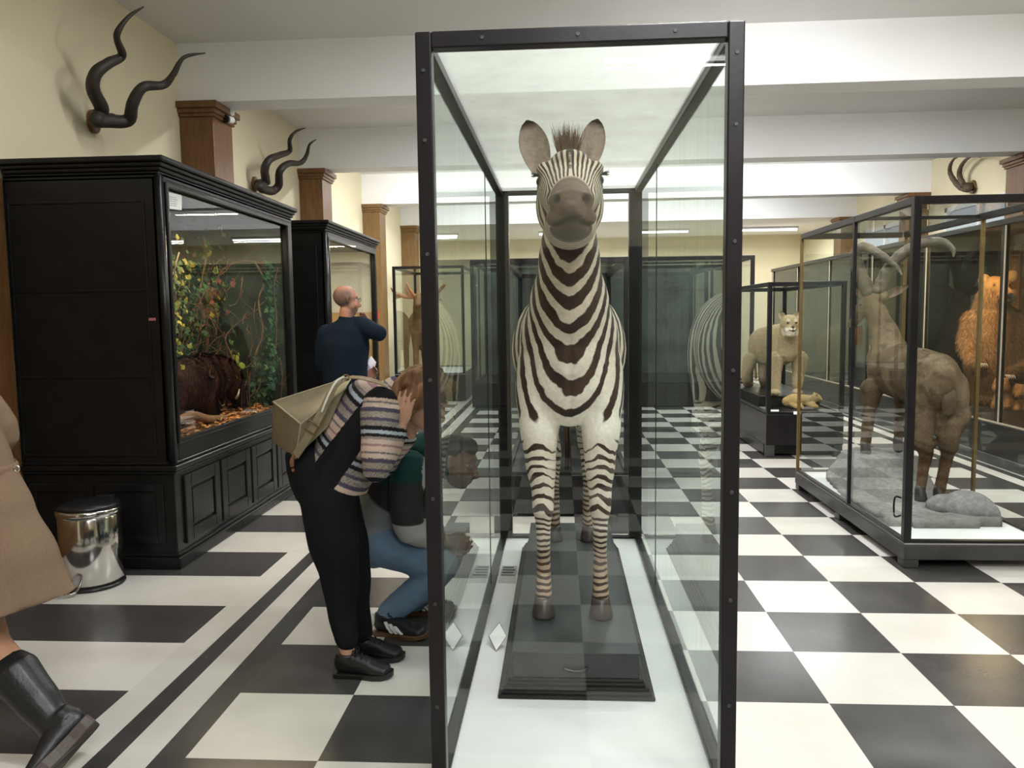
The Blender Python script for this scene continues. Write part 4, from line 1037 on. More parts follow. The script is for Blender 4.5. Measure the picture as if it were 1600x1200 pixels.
m.tube([D2(262, 608), D2(280, 602), D2(305, 598), D2(325, 592), D2(340, 588)], [(.11, .15), (.15, .20), (.16, .21), (.145, .20), (.12, .17)], n=20)
m.tube([D2(332, 584, .02), D2(352, 586, .06), D2(366, 604, .09), D2(374, 622, .11), D2(378, 634, .12)], [(.11, .15), (.105, .14), (.08, .10), (.052, .06), (.042, .045)], n=18)
for pts in (((278, 620, .06), (276, 648, .08), (279, 668, .08)), ((318, 620, .08), (330, 645, .10), (345, 655, .12)), ((330, 620, -.07), (334, 645, -.07), (340, 652, -.06)), ((264, 620, -.08), (262, 645, -.08), (264, 660, -.08))):
    m.tube([D2(*p) for p in pts], [(.085, .10), (.05, .055), (.036, .04)], n=12)
bhc = np.array(D2(366, 604, .09), np.float32)
def bocol(c):
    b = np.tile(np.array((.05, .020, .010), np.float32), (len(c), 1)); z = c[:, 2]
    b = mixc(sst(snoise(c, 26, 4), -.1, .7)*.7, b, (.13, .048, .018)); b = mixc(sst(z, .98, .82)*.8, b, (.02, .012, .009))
    return b
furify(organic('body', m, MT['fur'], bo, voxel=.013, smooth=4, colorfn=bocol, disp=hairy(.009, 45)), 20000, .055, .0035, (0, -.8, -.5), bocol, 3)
ear('ear', D2(338, 578, .12), D2(328, 588, .20), (1, -.5, .2), .08, bo, (.05, .025, .015), (.12, .05, .025), (.03, .015, .01))
ear('ear', D2(345, 572, 0), D2(350, 562, .02), (1, -.5, .2), .07, bo, (.05, .025, .015), (.12, .05, .025), (.03, .015, .01))
mk('tusk', MB().tube([D2(369, 622, .17), D2(372, 617, .20), D2(374, 608, .2)], [.012, .009, .003], n=8, res=3), mat_plain('ivory', (.6, .52, .38), .4), bo, smooth=True)
mk('eye', MB().ell(D2(358, 595, .165), (.012, .012, .012)), MT['black_plastic'], bo, smooth=True)
colored('tail', MB().tube([D2(258, 600), D2(252, 615), D2(252, 632)], [.02, .014, .012], n=8), MT['fur'], (.05, .025, .015), bo)
br = MB().tube([D(270, 660, -2.6), D(300, 650, -2.58), D(330, 655, -2.6), D(372, 650, -2.62)], [.02, .035, .03, .018], n=10)
tag(colored('fallen_log', br, MT['rock'], (.22, .12, .06)), 'short fallen log on the leaf litter in front of the boar', 'log')
barkc = (.13, .065, .035)
E_ = lambda px, py, Y=6.7: AY(px, py, Y)
for i, (pts, r, lab) in enumerate((
    ([E_(400, 652), E_(404, 600), E_(398, 560), E_(411, 520), E_(404, 470), E_(413, 440), E_(400, 412)], .013, 'thick pale twisted vine at the right of the diorama'),
    ([D(318, 600, -3.05), D(324, 520, -3.0), D(312, 470, -3.02), D(322, 400, -3.0), D(318, 370, -3.0)], .014, 'brown climbing vine behind the boar'),
    ([D(300, 590, -3.1), D(306, 520, -3.1), E_(330, 470, 6.5), E_(345, 425, 6.6), E_(380, 408), E_(425, 416)], .011, 'thin vine arching across the top of the diorama'),
    ([E_(352, 640, 6.5), E_(365, 570, 6.6), E_(352, 530, 6.6), E_(372, 505), E_(405, 482)], .009, 'thin crooked twig in the middle of the diorama'),
    ([E_(438, 640, 6.75), E_(441, 585, 6.75), E_(437, 560, 6.75)], .008, 'short bare twig at the right end of the diorama'))):
    mb = MB().tube(pts, [r, r*.95, r*.85]+[r*.7]*(len(pts)-3), n=8)
    for k in range(9):
        t = rl.uniform(.15, .95)*(len(pts)-1); a = int(t); q = pts[a].lerp(pts[min(a+1, len(pts)-1)], t-a)
        e = q+Vector((rl.uniform(-.05, .15), rl.uniform(-.28, .28), rl.uniform(-.12, .2))); mb.tube([q, q.lerp(e, .5)+Vector((0, rl.uniform(-.04, .04), rl.uniform(-.03, .05))), e], [r*.4, r*.3, r*.15], n=5, res=4)
    tag(colored('dry_vine', mb, MT['horn'], barkc if i else (.22, .15, .09)), lab, 'vine', 'dry vines in the diorama')
def ivy(label, pts, nl, spread, cols, size=(.025, .055), seed=1):
    r_ = random.Random(seed); t = thing('ivy_plant', tuple(pts[0]), label, 'plant', 'ivy plants in the diorama')
    colored('stem', MB().tube(pts, .006, n=6), MT['horn'], barkc, t)
    mb = MB(); cs = []
    for k in range(nl):
        u = r_.random()*(len(pts)-1); a = min(int(u), len(pts)-2); q = pts[a].lerp(pts[a+1], u-a)+Vector((r_.gauss(0, spread*.5), r_.gauss(0, spread), r_.gauss(0, spread)))
        q.x = min(max(q.x, XL+.07), -2.5); q.y = min(max(q.y, 4.72), 6.83); q.z = min(max(q.z, .8), 2.36)
        s = r_.uniform(*size); n_ = Vector((1, r_.uniform(-.9, .5), r_.uniform(-.3, .8))).normalized(); u1 = n_.orthogonal().normalized(); u1 = Matrix.Rotation(r_.uniform(0, 6.3), 3, n_) @ u1; v1 = n_.cross(u1)
        shp = [(0, -1), (.55, -.75), (.95, -.15), (.45, .1), (0, 1.05), (-.45, .1), (-.95, -.15), (-.55, -.75)]
        o_ = len(mb.v); mb.v += [tuple(q+u1*(a_*s)+v1*(b_*s)+n_*(-.35*s*abs(a_)-.2*s*b_*b_)) for a_, b_ in shp]; mb.f.append(tuple(range(o_, o_+8)))
        c_ = np.array(r_.choice(cols))*r_.uniform(.7, 1.25); cs += [c_]*8
    o = mk('foliage', mb, MT['leaf'], t); setcol(o.data, np.array(cs, np.float32)); return t
G, Yw, Dk, Rd = (.045, .10, .018), (.36, .30, .03), (.018, .05, .014), (.16, .05, .02)
SMALL = (.014, .034)
ivy('yellow-green ivy hanging down the left side of the diorama', [D(272, 560, -2.72), D(275, 480, -2.72), D(272, 430, -2.75), D(280, 395, -2.8)], 110, .08, [Yw, Yw, G, (.15, .2, .03)], SMALL, seed=2)
ivy('dark green ivy bush at the lower left behind the boar', [D(275, 590, -3.1), D(285, 540, -3.1), D(300, 500, -3.1), D(310, 460, -3.1)], 420, .15, [G, Dk, Dk, (.05, .08, .015)], SMALL, seed=3)
ivy('green and rust ivy climbing the middle vine', [D(320, 520, -3.0), D(330, 470, -3.0), D(322, 430, -3.02), E_(345, 405, 6.6)], 330, .14, [G, Rd, G, Yw, Dk, Dk], SMALL, seed=4)
ivy('green ivy bush at the lower right of the diorama', [E_(392, 640), E_(405, 612), E_(420, 590), E_(428, 560)], 420, .09, [G, Dk, (.03, .11, .035), Dk], SMALL, seed=5)
ivy('tall green ivy on the far right of the diorama', [E_(430, 560), E_(432, 500), E_(428, 450), E_(434, 420)], 260, .06, [Dk, (.02, .09, .035), G], SMALL, seed=6)
ivy('few yellow leaves on a twig right above the boar', [D(372, 590, -2.7), D(376, 570, -2.7), D(366, 548, -2.7)], 14, .03, [Yw, (.25, .3, .04)], (.02, .04), seed=7)
tw_ = MB()
for k in range(130):
    a_ = E_(rl.uniform(300, 420), rl.uniform(420, 640), rl.uniform(6.0, 6.75)) if k % 3 else D(rl.uniform(272, 340), rl.uniform(430, 590), rl.uniform(-3.1, -2.75))
    e = a_+Vector((rl.uniform(-.12, .12), rl.uniform(-.15, .15), rl.uniform(-.35, .35))); mid = a_.lerp(e, .5)+Vector((rl.uniform(-.05, .05), rl.uniform(-.05, .05), rl.uniform(-.06, .06)))
    f2 = lambda q: Vector((min(max(q.x, XL+.07), -2.5), min(max(q.y, 4.72), 6.82), min(max(q.z, .78), 2.3)))
    tw_.tube([f2(a_), f2(mid), f2(e)], [.0032, .0026, .0012], n=4, res=4)
o = colored('dry_twigs', tw_, MT['horn'], (.10, .042, .018)); tag(o, 'tangle of thin reddish twigs filling the back of the diorama', 'twigs'); o['kind'] = 'stuff'
# ================================================================== antlered deer far left
de = thing('deer', (-2.2, 15.1, .5), 'mounted antlered deer in the far left glass case', 'deer')
m = MB(); Yd = 15.0; Q = lambda px, py, d=0: AY(px, py, Yd+d)
m.tube([Q(655, 512, .75), Q(656, 508, .5), Q(657, 508, .2), Q(658, 506, 0)], [(.16, .2), (.24, .3), (.24, .3), (.17, .24)], n=18)
m.tube([Q(656, 500, .1), Q(655, 482, -.15), Q(654, 470, -.25)], [(.16, .2), (.12, .15), (.1, .12)], n=16, up=(0, 1, 0)); m.tube([Q(655, 466, -.22), Q(653, 472, -.5), Q(652, 476, -.62)], [.11, .075, .055], n=14)
for px, d in ((650, 0), (664, 0), (650, .65), (663, .65)): m.tube([Q(px, 520, d), Q(px, 550, d), (Q(px, 560, d).x, Yd+d, .51)], [(.11, .15), (.06, .07), (.05, .055)], n=12, up=(0, 1, 0))
organic('body', m, MT['fur'], de, voxel=.022, smooth=3, colorfn=lambda c: mixc(sst(snoise(c, 20, 2), 0, .7)*.5, np.tile(np.array((.12, .07, .035), np.float32), (len(c), 1)), (.18, .11, .055)))
for s, pts, tines in ((-1, [(652, 462), (640, 464), (627, 462), (616, 456), (611, 450)], [((640, 464), (634, 445)), ((627, 462), (614, 470)), ((620, 459), (616, 478)), ((648, 463), (636, 442))]),
                      (1, [(660, 462), (672, 462), (684, 456), (694, 446)], [((672, 462), (676, 445)), ((684, 456), (690, 470))])):
    a = MB().tube([Q(*p, -.25-.05*i) for i, p in enumerate(pts)], [.045, .04, .035, .03, .012][:len(pts)], n=10)
    for p, q in tines: a.tube([Q(*p, -.3), Q((p[0]+q[0])/2-2, (p[1]+q[1])/2, -.4), Q(*q, -.42)], [.034, .028, .01], n=8, res=4)
    colored('antler', a, MT['horn'], (.30, .13, .05), de)

# ================================================================== horn trophies on the walls
def trophy(name, label, loc_px, wallx, horns, hr, twist, board, col=(.035, .027, .02)):
    p = AX(*loc_px, wallx); s = -1 if wallx > 0 else 1
    t = thing(name, tuple(p), label, 'horns', 'horn trophies on the walls')
    b = MB(); b.tube([p, p+Vector((s*.035, 0, 0))], [(board*.8, board)]*2, n=22, res=1, up=(0, 0, 1), cap='flat')
    mk('mount_board', b, MT['wood'], t, bevel=.008)
    sk = MB().tube([p+Vector((s*.035, 0, 0)), p+Vector((s*.10, 0, .01)), p+Vector((s*.16, 0, .02))], [board*.6, board*.55, board*.42], n=14)
    colored('skull_cap', sk, MT['horn'], (.06, .045, .03), t)
    for h in horns:
        path = [AX(x, y, X_) for x, y, X_ in h]
        n_ = len(path); r = [hr*(1-(i/(n_-1))**1.6*.9) for i in range(n_)]
        colored('horn', MB().tube(path, r, n=14, res=10, wob=twist), MT['horn'], col, t)
    return t
tw = lambda t, a: 1+.14*math.cos(a-t*16)
xw = XL
trophy('kudu_horns', 'long dark spiral horns on a wooden mount, high on the left wall', (143, 190), xw,
       [[(150, 188, xw+.15), (158, 172, xw+.17), (145, 140, xw+.22), (150, 115, xw+.27), (170, 100, xw+.33), (190, 86, xw+.38), (183, 55, xw+.43), (200, 28, xw+.5), (224, 11, xw+.56)],
        [(152, 190, xw+.15), (172, 190, xw+.2), (200, 186, xw+.28), (209, 160, xw+.36), (225, 137, xw+.44), (255, 132, xw+.52), (272, 114, xw+.6), (288, 90, xw+.68), (320, 83, xw+.78)]], .05, tw, .085)
trophy('kudu_horns', 'dark spiral horns on the left wall above the gap between the two cabinets', (396, 288), xw,
       [[(404, 292, xw+.13), (414, 286, xw+.16), (413, 265, xw+.2), (420, 250, xw+.25), (437, 243, xw+.30), (452, 236, xw+.34), (453, 218, xw+.39), (462, 206, xw+.45), (477, 200, xw+.51)],
        [(408, 295, xw+.13), (425, 299, xw+.17), (435, 288, xw+.23), (438, 266, xw+.29), (452, 256, xw+.35), (470, 254, xw+.41), (480, 240, xw+.48), (484, 226, xw+.53), (494, 218, xw+.58)]], .05, tw, .085)
trophy('antelope_horns', 'curved horns mounted on the right wall above the ibex case', (1522, 292), XR,
       [[(1512, 296, XR-.12), (1500, 292, XR-.16), (1487, 276, XR-.22), (1484, 262, XR-.27), (1491, 248, XR-.32), (1505, 243, XR-.36)],
        [(1514, 294, XR-.12), (1505, 288, XR-.14), (1499, 272, XR-.18), (1504, 256, XR-.22), (1517, 245, XR-.26), (1533, 246, XR-.3)]], .045, lambda t, a: 1+.1*max(0, math.sin(t*70)), .10, col=(.09, .065, .04))
# ================================================================== people
def frame(fwd, up):
    f = Vector(fwd).normalized(); u = Vector(up); u = (u-f*u.dot(f)).normalized(); s = f.cross(u)      # s = the person's right
    return s, f, u, Matrix((s, f, u)).transposed()
def head_shape(m, c, fwd, up, k=1.0):
    c = Vector(c); s, f, u, R3 = frame(fwd, up); g = lambda a, b, d: c+s*(a*k)+f*(b*k)+u*(d*k)
    m.ell(g(0, -.012, .035), (.076*k, .097*k, .088*k), R3, 24, 16)
    m.ell(g(0, .028, -.035), (.062*k, .068*k, .085*k), R3, 20, 14)
    m.ell(g(0, .05, -.092), (.036*k, .035*k, .026*k), R3)                 # chin
    m.tube([g(0, .088, .02), g(0, .104, -.008), g(0, .116, -.03), g(0, .098, -.042)], [(.009*k, .009*k), (.011*k, .011*k), (.015*k, .014*k), (.012*k, .01*k)], n=10, up=tuple(s))
    m.tube([g(-.05, .066, .038), g(0, .086, .042), g(.05, .066, .038)], .011*k, n=10, up=tuple(u))       # brow
    m.tube([g(-.024, .084, -.064), g(0, .094, -.062), g(.024, .084, -.064)], .008*k, n=8, up=tuple(u)); m.tube([g(-.02, .082, -.076), g(0, .091, -.076), g(.02, .082, -.076)], .008*k, n=8, up=tuple(u))
    for e in (-1, 1):
        m.tube([g(e*.073, -.012, .03), g(e*.084, -.022, .022), g(e*.083, -.02, -.005), g(e*.074, -.008, -.024)], [.008*k, .012*k, .010*k, .006*k], n=8, up=tuple(s))
        m.ell(g(e*.042, .06, -.03), (.024*k, .022*k, .03*k), R3)
    return g
def face_color(c, hc, fwd, up, skin, k=1.0, lip=(.42, .16, .13), beard=None, scalp=None):
    s, f, u, R3 = frame(fwd, up); q = (c-np.array(hc, np.float32)) @ np.array(R3, np.float32)/k
    a, b, d = q[:, 0], q[:, 1], q[:, 2]; near = (np.linalg.norm(q, axis=1) < .17)
    col = np.tile(np.array(skin, np.float32), (len(c), 1))
    L = near*sst(b, .07, .082)*sst(np.abs(d+.070), .016, .010)*sst(np.abs(a), .03, .022); col = mixc(L*.8, col, lip)
    for e in (-1, 1):
        r = np.sqrt(((a-e*.031)/1.7)**2+(d-.012)**2); col = mixc(near*(b > .05)*sst(r, .010, .007), col, (.75, .72, .68))
        r = np.sqrt((a-e*.031)**2+(d-.012)**2); col = mixc(near*(b > .05)*sst(r, .008, .006), col, (.03, .02, .015))
        r = np.sqrt(((a-e*.033)/3)**2+(d-.042)**2); col = mixc(near*(b > .04)*sst(r, .009, .006)*.8, col, (.08, .05, .03))
    col = mixc(near*sst(b, .04, .09)*.18, col, (.5, .2, .14))
    if beard is not None: col = mixc(near*sst(d, -.035, -.06)*sst(b, -.01, .03)*(np.linalg.norm(q[:, :2], axis=1) > .0)*.75*(1-L), col, beard)
    if scalp is not None:
        w = near*sst(b, .03, -.01)*sst(d, -.07, -.03)*sst(d, .10, .055); col = mixc(w*.8, col, scalp)
    return col
def hand_shape(m, wrist, d, nrm, thumb=1, curl=.35, k=1.0, spread=.06):
    """palm, four unequal bent fingers, thumb from the side of the palm; nrm points out of the palm"""
    w = Vector(wrist); d = Vector(d).normalized(); n = Vector(nrm); n = (n-d*n.dot(d)).normalized(); l = d.cross(n)*thumb
    m.tube([w-d*.03*k, w+d*.01*k, w+d*.05*k, w+d*.088*k], [(.027*k, .02*k), (.028*k, .018*k), (.041*k, .016*k), (.041*k, .013*k)], n=14, up=tuple(n))
    for j, L in enumerate((.070, .079, .073, .056)):
        o = (1.5-j); p = w+d*(.088-.004*abs(o-.3))*k+l*(o*.0225*k); q = (d+l*(o*spread)).normalized(); pts = [p-d*.02*k, p]; ang = curl*.5
        for fr in (.45, .31, .24):
            dd = (q*math.cos(ang)+n*math.sin(ang)); p = p+dd*(L*fr*k); pts.append(p); ang += curl
        m.tube(pts, [.0096*k, .0095*k, .0088*k, .0078*k, .0062*k], n=8, res=4, up=tuple(l))
    p = w+d*.022*k+l*.028*k; q1 = (d*.7+l*.7+n*.25).normalized(); q2 = (d*.9+l*.35+n*.3).normalized(); q3 = (d+l*.05+n*.35).normalized()
    m.tube([p-l*.01*k, p+q1*.036*k, p+q1*.036*k+q2*.033*k, p+q1*.036*k+q2*.033*k+q3*.026*k], [.014*k, .0125*k, .0105*k, .008*k], n=8, res=4, up=tuple(n))
def shoe(parent, heel, fwd, L=.27, W=.095, up=(0, 0, 1), upper=(.012, .012, .012), solec=(.02, .018, .017), sh=.028, stripes=None, boot=None, laces=(.02, .02, .02)):
    """sole prism, shaped upper and laces; heel = middle of the heel on the ground"""
    h = Vector(heel); f = Vector(fwd).normalized(); u = Vector(up).normalized(); u = (u-f*u.dot(f)).normalized(); s = f.cross(u)
    g = lambda a, b, c: h+s*a+f*b+u*c
    prof = [(0, .30), (.03, .37), (.12, .40), (.3, .36), (.5, .40), (.68, .5), (.82, .485), (.93, .36), (.985, .2), (1, .05)]
    vs = []; n = len(prof)
    for z, gr in ((0, 0), (sh, .004)):
        for t, w in prof: vs.append(g(w*W+gr, t*L, z+(.012*max(0, t-.75)/.25 if z == 0 else .012*max(0, t-.75)/.25)))
        for t, w in prof[::-1]: vs.append(g(-w*W-gr, t*L, z+.012*max(0, t-.75)/.25))
    N = 2*n; fs = [tuple(range(N))[::-1], tuple(range(N, 2*N))]+[(i, (i+1) % N, N+(i+1) % N, N+i) for i in range(N)]
    m = MB(); z0 = sh-.004
    m.tube([g(0, .028, z0+.042), g(0, .075, z0+.044), g(0, .13*L/.27, z0+.036), g(0, .185*L/.27, z0+.022), g(0, .235*L/.27, z0+.016), g(0, L-.028, z0+.014)],
           [(.031, .046), (.036, .048), (.038, .042), (.044, .034), (.043, .026), (.03, .018)], n=18, up=tuple(u))
    m.tube([g(0, .05, z0+.05), g(0, .054, z0+.088)], [(.040, .046), (.039, .046)], n=16, up=tuple(f), cap='flat')
    if boot: m.tube(boot[0], boot[1], n=18, up=tuple(f))
    o = organic('shoe' if not boot else 'boot', m, MT['leather'], parent, voxel=.006, smooth=3)
    cc = coords(o.data, woff(parent)); setcol(o.data, np.tile(np.array(upper, np.float32), (len(cc), 1)))
    colored('sole', MB().add(vs, fs), MT['leather'], solec, o, smooth=False, bevel=.003)
    if not boot:
        lm = MB()
        for k in range(5):
            t = .098+.022*k; z = z0+.096-.0115*k; w = .024
            lm.tube([g(-w, t, z-.012), g(0, t+.004, z+.002), g(w, t+.008, z-.012)], .0036, n=6, res=3, up=tuple(u))
        for e in (-1, 1): lm.tube([g(0, .1, z0+.09), g(e*.02, .09, z0+.105), g(e*.035, .1, z0+.092), g(0, .105, z0+.09)], .003, n=6, res=4, up=tuple(u))
        colored('laces', lm, MT['cloth'], laces, o)
    if stripes:
        sm = MB()
        for k in range(3):
            t = .085+.026*k
            pts = [g(stripes*(.041+.0035*k*.3), t+.030, z0+.012), g(stripes*(.0435+.001*k), t+.012, z0+.036-.004*k), g(stripes*(.036+.001*k), t-.006, z0+.062-.008*k)]
            e = f*.0065
            for a_, b_ in zip(pts[:-1], pts[1:]):
                x_ = s*stripes*.007; sm.hexa([a_-e-x_, a_+e-x_, a_+e+x_, a_-e+x_, b_-e-x_, b_+e-x_, b_+e+x_, b_-e+x_])
        colored('stripes', sm, MT['cloth'], (.8, .8, .8), o, smooth=False)
        hm_ = MB(); hm_.tube([g(-.02, .004, z0+.05), g(0, -.012, z0+.055), g(.02, .004, z0+.05)], [(.012, .026)]*3, n=8, up=tuple(u)); colored('heel_tab', hm_, MT['cloth'], (.75, .75, .73), o)
    return o
def strands(mb, pts, r, n, rnd, wob=.01, rad=.0028):
    for k in range(n):
        o = Vector((rnd.gauss(0, 1), rnd.gauss(0, 1), rnd.gauss(0, 1)))*r
        mb.tube([Vector(p)+o*(1-.35*i/len(pts))+Vector((rnd.gauss(0, wob), rnd.gauss(0, wob), rnd.gauss(0, wob)*.4)) for i, p in enumerate(pts)], [rad]*(len(pts)-1)+[rad*.4], n=4, res=3)

# ------------------------------------------------ woman bending over
Wy = 3.30; wd = lambda px, py, d=0: AY(px, py, Wy+d)
wo = thing('person', (wd(540, 1000).x, Wy, 0), 'woman in striped knit sweater bending towards the zebra case, hand at her face', 'person')
SK = (.50, .27, .19)
whc, wf, wu = wd(663, 622, -.02), (.80, -.05, -.60), (.60, 0, .80)
legs = {}
m = MB()
near = [wd(512, 775, -.085), wd(520, 840, -.085), wd(531, 900, -.085), wd(535, 955, -.085), wd(544, 1012, -.085)]
far = [wd(520, 775, .09), wd(538, 840, .09), wd(552, 895, .09), wd(556, 950, .09), wd(566, 1000, .09)]
# skin body, one continuous figure under the clothes
for L in (near, far):
    m.tube(L[:-1]+[Vector((L[-1].x, L[-1].y, .05))], [.085, .075, .055, .048, .029], n=14, up=(0, 1, 0))
    m.tube([Vector((L[-1].x, L[-1].y, .055)), Vector((L[-1].x+.08, L[-1].y, .045))], [.026, .022], n=10)
tor = [wd(512, 752), wd(532, 716), wd(562, 672), wd(592, 636), wd(612, 618)]
m.tube(tor, [(.13, .12), (.12, .10), (.13, .11), (.14, .10), (.06, .06)], n=18, up=(-.83, 0, .558))
m.tube([wd(608, 620), wd(628, 613), wd(648, 618)], [.055, .05, .052], n=14)
wg = head_shape(m, whc, wf, wu)
armn = [wd(595, 642, -.15), wd(592, 700, -.20), wd(588, 732, -.205)]; fore = [wd(588, 732, -.205), wd(606, 704, -.14), wd(626, 668, -.160)]
armf = [wd(600, 642, .16), wd(598, 690, .2), wd(600, 726, .19)]; foref = [wd(600, 726, .19), wd(622, 698, .12), wd(643, 676, .05)]
for a, b in ((armn, fore), (armf, foref)):
    m.tube(a, [.05, .042, .038], n=12, up=(0, 1, 0)); m.tube(b, [.038, .033, .025], n=12, up=(0, 1, 0))
hand_shape(m, fore[-1], (.20, .02, 1), (.35, .93, 0), thumb=1, curl=.16, k=.95)
hand_shape(m, foref[-1], (.35, -.15, 1), (.6, -.8, 0), thumb=-1, curl=.3, k=.95)
organic('body', m, MT['skin'], wo, voxel=.006, smooth=3, colorfn=lambda c: face_color(c, whc, wf, wu, SK))
# trousers
m = MB()
m.tube([wd(489, 716), wd(503, 742), wd(516, 775)], [(.165, .118), (.175, .135), (.165, .115)], n=22, up=(-.83, 0, .558))
up5 = Vector((-.003, 0, .036)); m.tube(near[:-1]+[near[-1]+up5], [.118, .108, .083, .066, .054], n=18, up=(0, 1, 0)); m.tube(far[:-1]+[far[-1]+up5], [.115, .105, .08, .064, .054], n=18, up=(0, 1, 0))
m.ell(wd(500, 757, -.07), (.12, .10, .12)); m.ell(wd(500, 757, .08), (.12, .10, .12))
organic('trousers', m, MT['cloth'], wo, voxel=.010, smooth=4, colorfn=lambda c: np.tile(np.array((.009, .009, .012), np.float32), (len(c), 1)), disp=lambda c: snoise(c*np.array([1, 1, .5], np.float32), 30, 12)*.004)
# sweater with striped panels
PAL = [(.62, .45, .38), (.16, .15, .16), (.62, .47, .40), (.09, .075, .12), (.42, .36, .31), (.095, .08, .13), (.35, .31, .28), (.015, .014, .016), (.42, .46, .52), (.02, .018, .02), (.30, .24, .22), (.60, .44, .38), (.36, .20, .20)]
WID = [1.1, .35, .9, .8, 1.2, .6, 1.0, .8, .7, .6, .5, .9, .4]
EDG = np.cumsum([0]+WID); PALA = np.array(PAL, np.float32)
def knit(v, period, c):
    q = (v/period) % 1.0*EDG[-1]; i = np.clip(np.searchsorted(EDG, q, side='right')-1, 0, len(PAL)-1)
    col = PALA[i].copy(); fl = ((i == 4) | (i == 6)); sp = np.sin(c[:, 0]*900)*np.sin(c[:, 1]*900+c[:, 2]*700) > .1
    col[fl & sp] *= .55; return col
ta = np.array(wd(522, 744), np.float32); tb_ = np.array(wd(600, 628), np.float32); td = (tb_-ta)/np.linalg.norm(tb_-ta); tp = np.array((-td[2], 0, td[0]), np.float32)
def sweatcol(c):
    v = (c-ta) @ td; w = (c-ta) @ tp
    col = knit(v+.02, .235, c)
    blk = (w > -.052+.06*np.clip(v/.4, 0, 1)*0) & (w < .082-.03*np.clip(v/.4, 0, 1)) & (np.abs(c[:, 1]-Wy) > .06) & (v < .40)
    col = np.where(blk[:, None], np.array((.012, .011, .013), np.float32), col)
    col = np.where((v < -.004)[:, None], np.array((.012, .011, .013), np.float32), col)
    return col
m = MB(); m.tube([wd(525, 748), wd(545, 706), wd(568, 664), wd(589, 632), wd(605, 616)], [(.18, .15), (.178, .15), (.185, .155), (.185, .14), (.12, .09)], n=26, up=(-.83, 0, .558), cap='flat')
m.tube([wd(596, 632), wd(616, 612)], [(.1, .09), (.075, .07)], n=18, up=(-.83, 0, .558))
organic('sweater', m, MT['cloth'], wo, voxel=.0042, smooth=8, colorfn=sweatcol, disp=lambda c: snoise(c, 30, 13)*.003)
for nm, a, b in (('n', armn, fore), ('f', armf, foref)):
    m = MB(); top = a[0]+(wd(606, 628)-wd(600, 642)); m.tube([a[0]+Vector((.0, 0, .03)), a[0], a[1], a[2]], [(.075, .075), (.085, .085), (.074, .074), (.058, .058)], n=18, up=(0, 1, 0))
    m.tube([a[2], b[1], b[0].lerp(b[2], .86)], [.058, .05, .042], n=16, up=(0, 1, 0))
    A0 = np.array(a[0], np.float32); dv = np.array((a[2]-a[0]).normalized(), np.float32)
    organic('sleeve', m, MT['cloth'], wo, voxel=.0042, smooth=8, colorfn=lambda c: np.where((((c-A0) @ dv) < -.045)[:, None], np.array((.012, .011, .013), np.float32), knit((c-A0) @ dv+.055, .205, c)), disp=lambda c: snoise(c, 40, 14)*.003)
colored('collar', MB().tube([wd(608, 600), wd(618, 606), wd(624, 622), wd(616, 634)], [.03, .034, .034, .03], n=12), MT['cloth'], (.32, .13, .035), wo)
# hair
hr = MB(); s_, f_, u_, R3 = frame(wf, wu); rw_ = random.Random(5)
hr.ell(whc+f_*(-.018)+u_*.045, (.089, .106, .096), R3, 28, 18)
for e in (-1, 1):
    hr.tube([wg(e*.035, .06, .115), wg(e*.075, .03, .07), wg(e*.084, -.02, .0), wg(e*.072, -.045, -.07), wg(e*.055, -.06, -.13)], [(.02, .03), (.024, .05), (.024, .055), (.022, .05), (.012, .03)], n=14, up=tuple(f_))
hr.tube([wg(0, -.02, .12), wg(0, -.09, .06), wg(0, -.105, -.03), wg(.01, -.09, -.12), wg(.02, -.075, -.19)], [(.07, .03), (.075, .04), (.07, .042), (.055, .035), (.02, .016)], n=18, up=tuple(f_))
hr.tube([wg(.05, -.06, -.06), wg(.06, -.06, -.14), wd(623, 664, -.05), wd(617, 692, -.05)], [(.02, .02), (.018, .018), (.014, .014), (.004, .004)], n=10)
SR = np.array(R3, np.float32); WH = np.array(whc, np.float32)
def haircol(c):
    q = (c-WH) @ SR; st_ = snoise(np.stack([q[:, 0]*1.0, q[:, 1]*.55+q[:, 2]*.25, q[:, 2]*.12-q[:, 1]*.1], 1).astype(np.float32), 330, 61)
    return mixc(sst(st_, -.5, .9), np.tile(np.array((.16, .07, .032), np.float32), (len(c), 1)), (.36, .19, .095))
organic('hair', hr, MT['hair'], wo, voxel=.005, smooth=5, colorfn=haircol, disp=lambda c: (snoise(np.stack([((c-WH) @ SR)[:, 0], ((c-WH) @ SR)[:, 1]*.55, ((c-WH) @ SR)[:, 2]*.15], 1).astype(np.float32), 300, 62))*.0022)
for L, sx in ((near, 1), (far, -1)):
    shoe(wo, (L[-1].x-.062, L[-1].y, 0), (1, -.06, 0), L=.262, W=.09, sh=.022, upper=(.010, .010, .0105), solec=(.012, .012, .012))
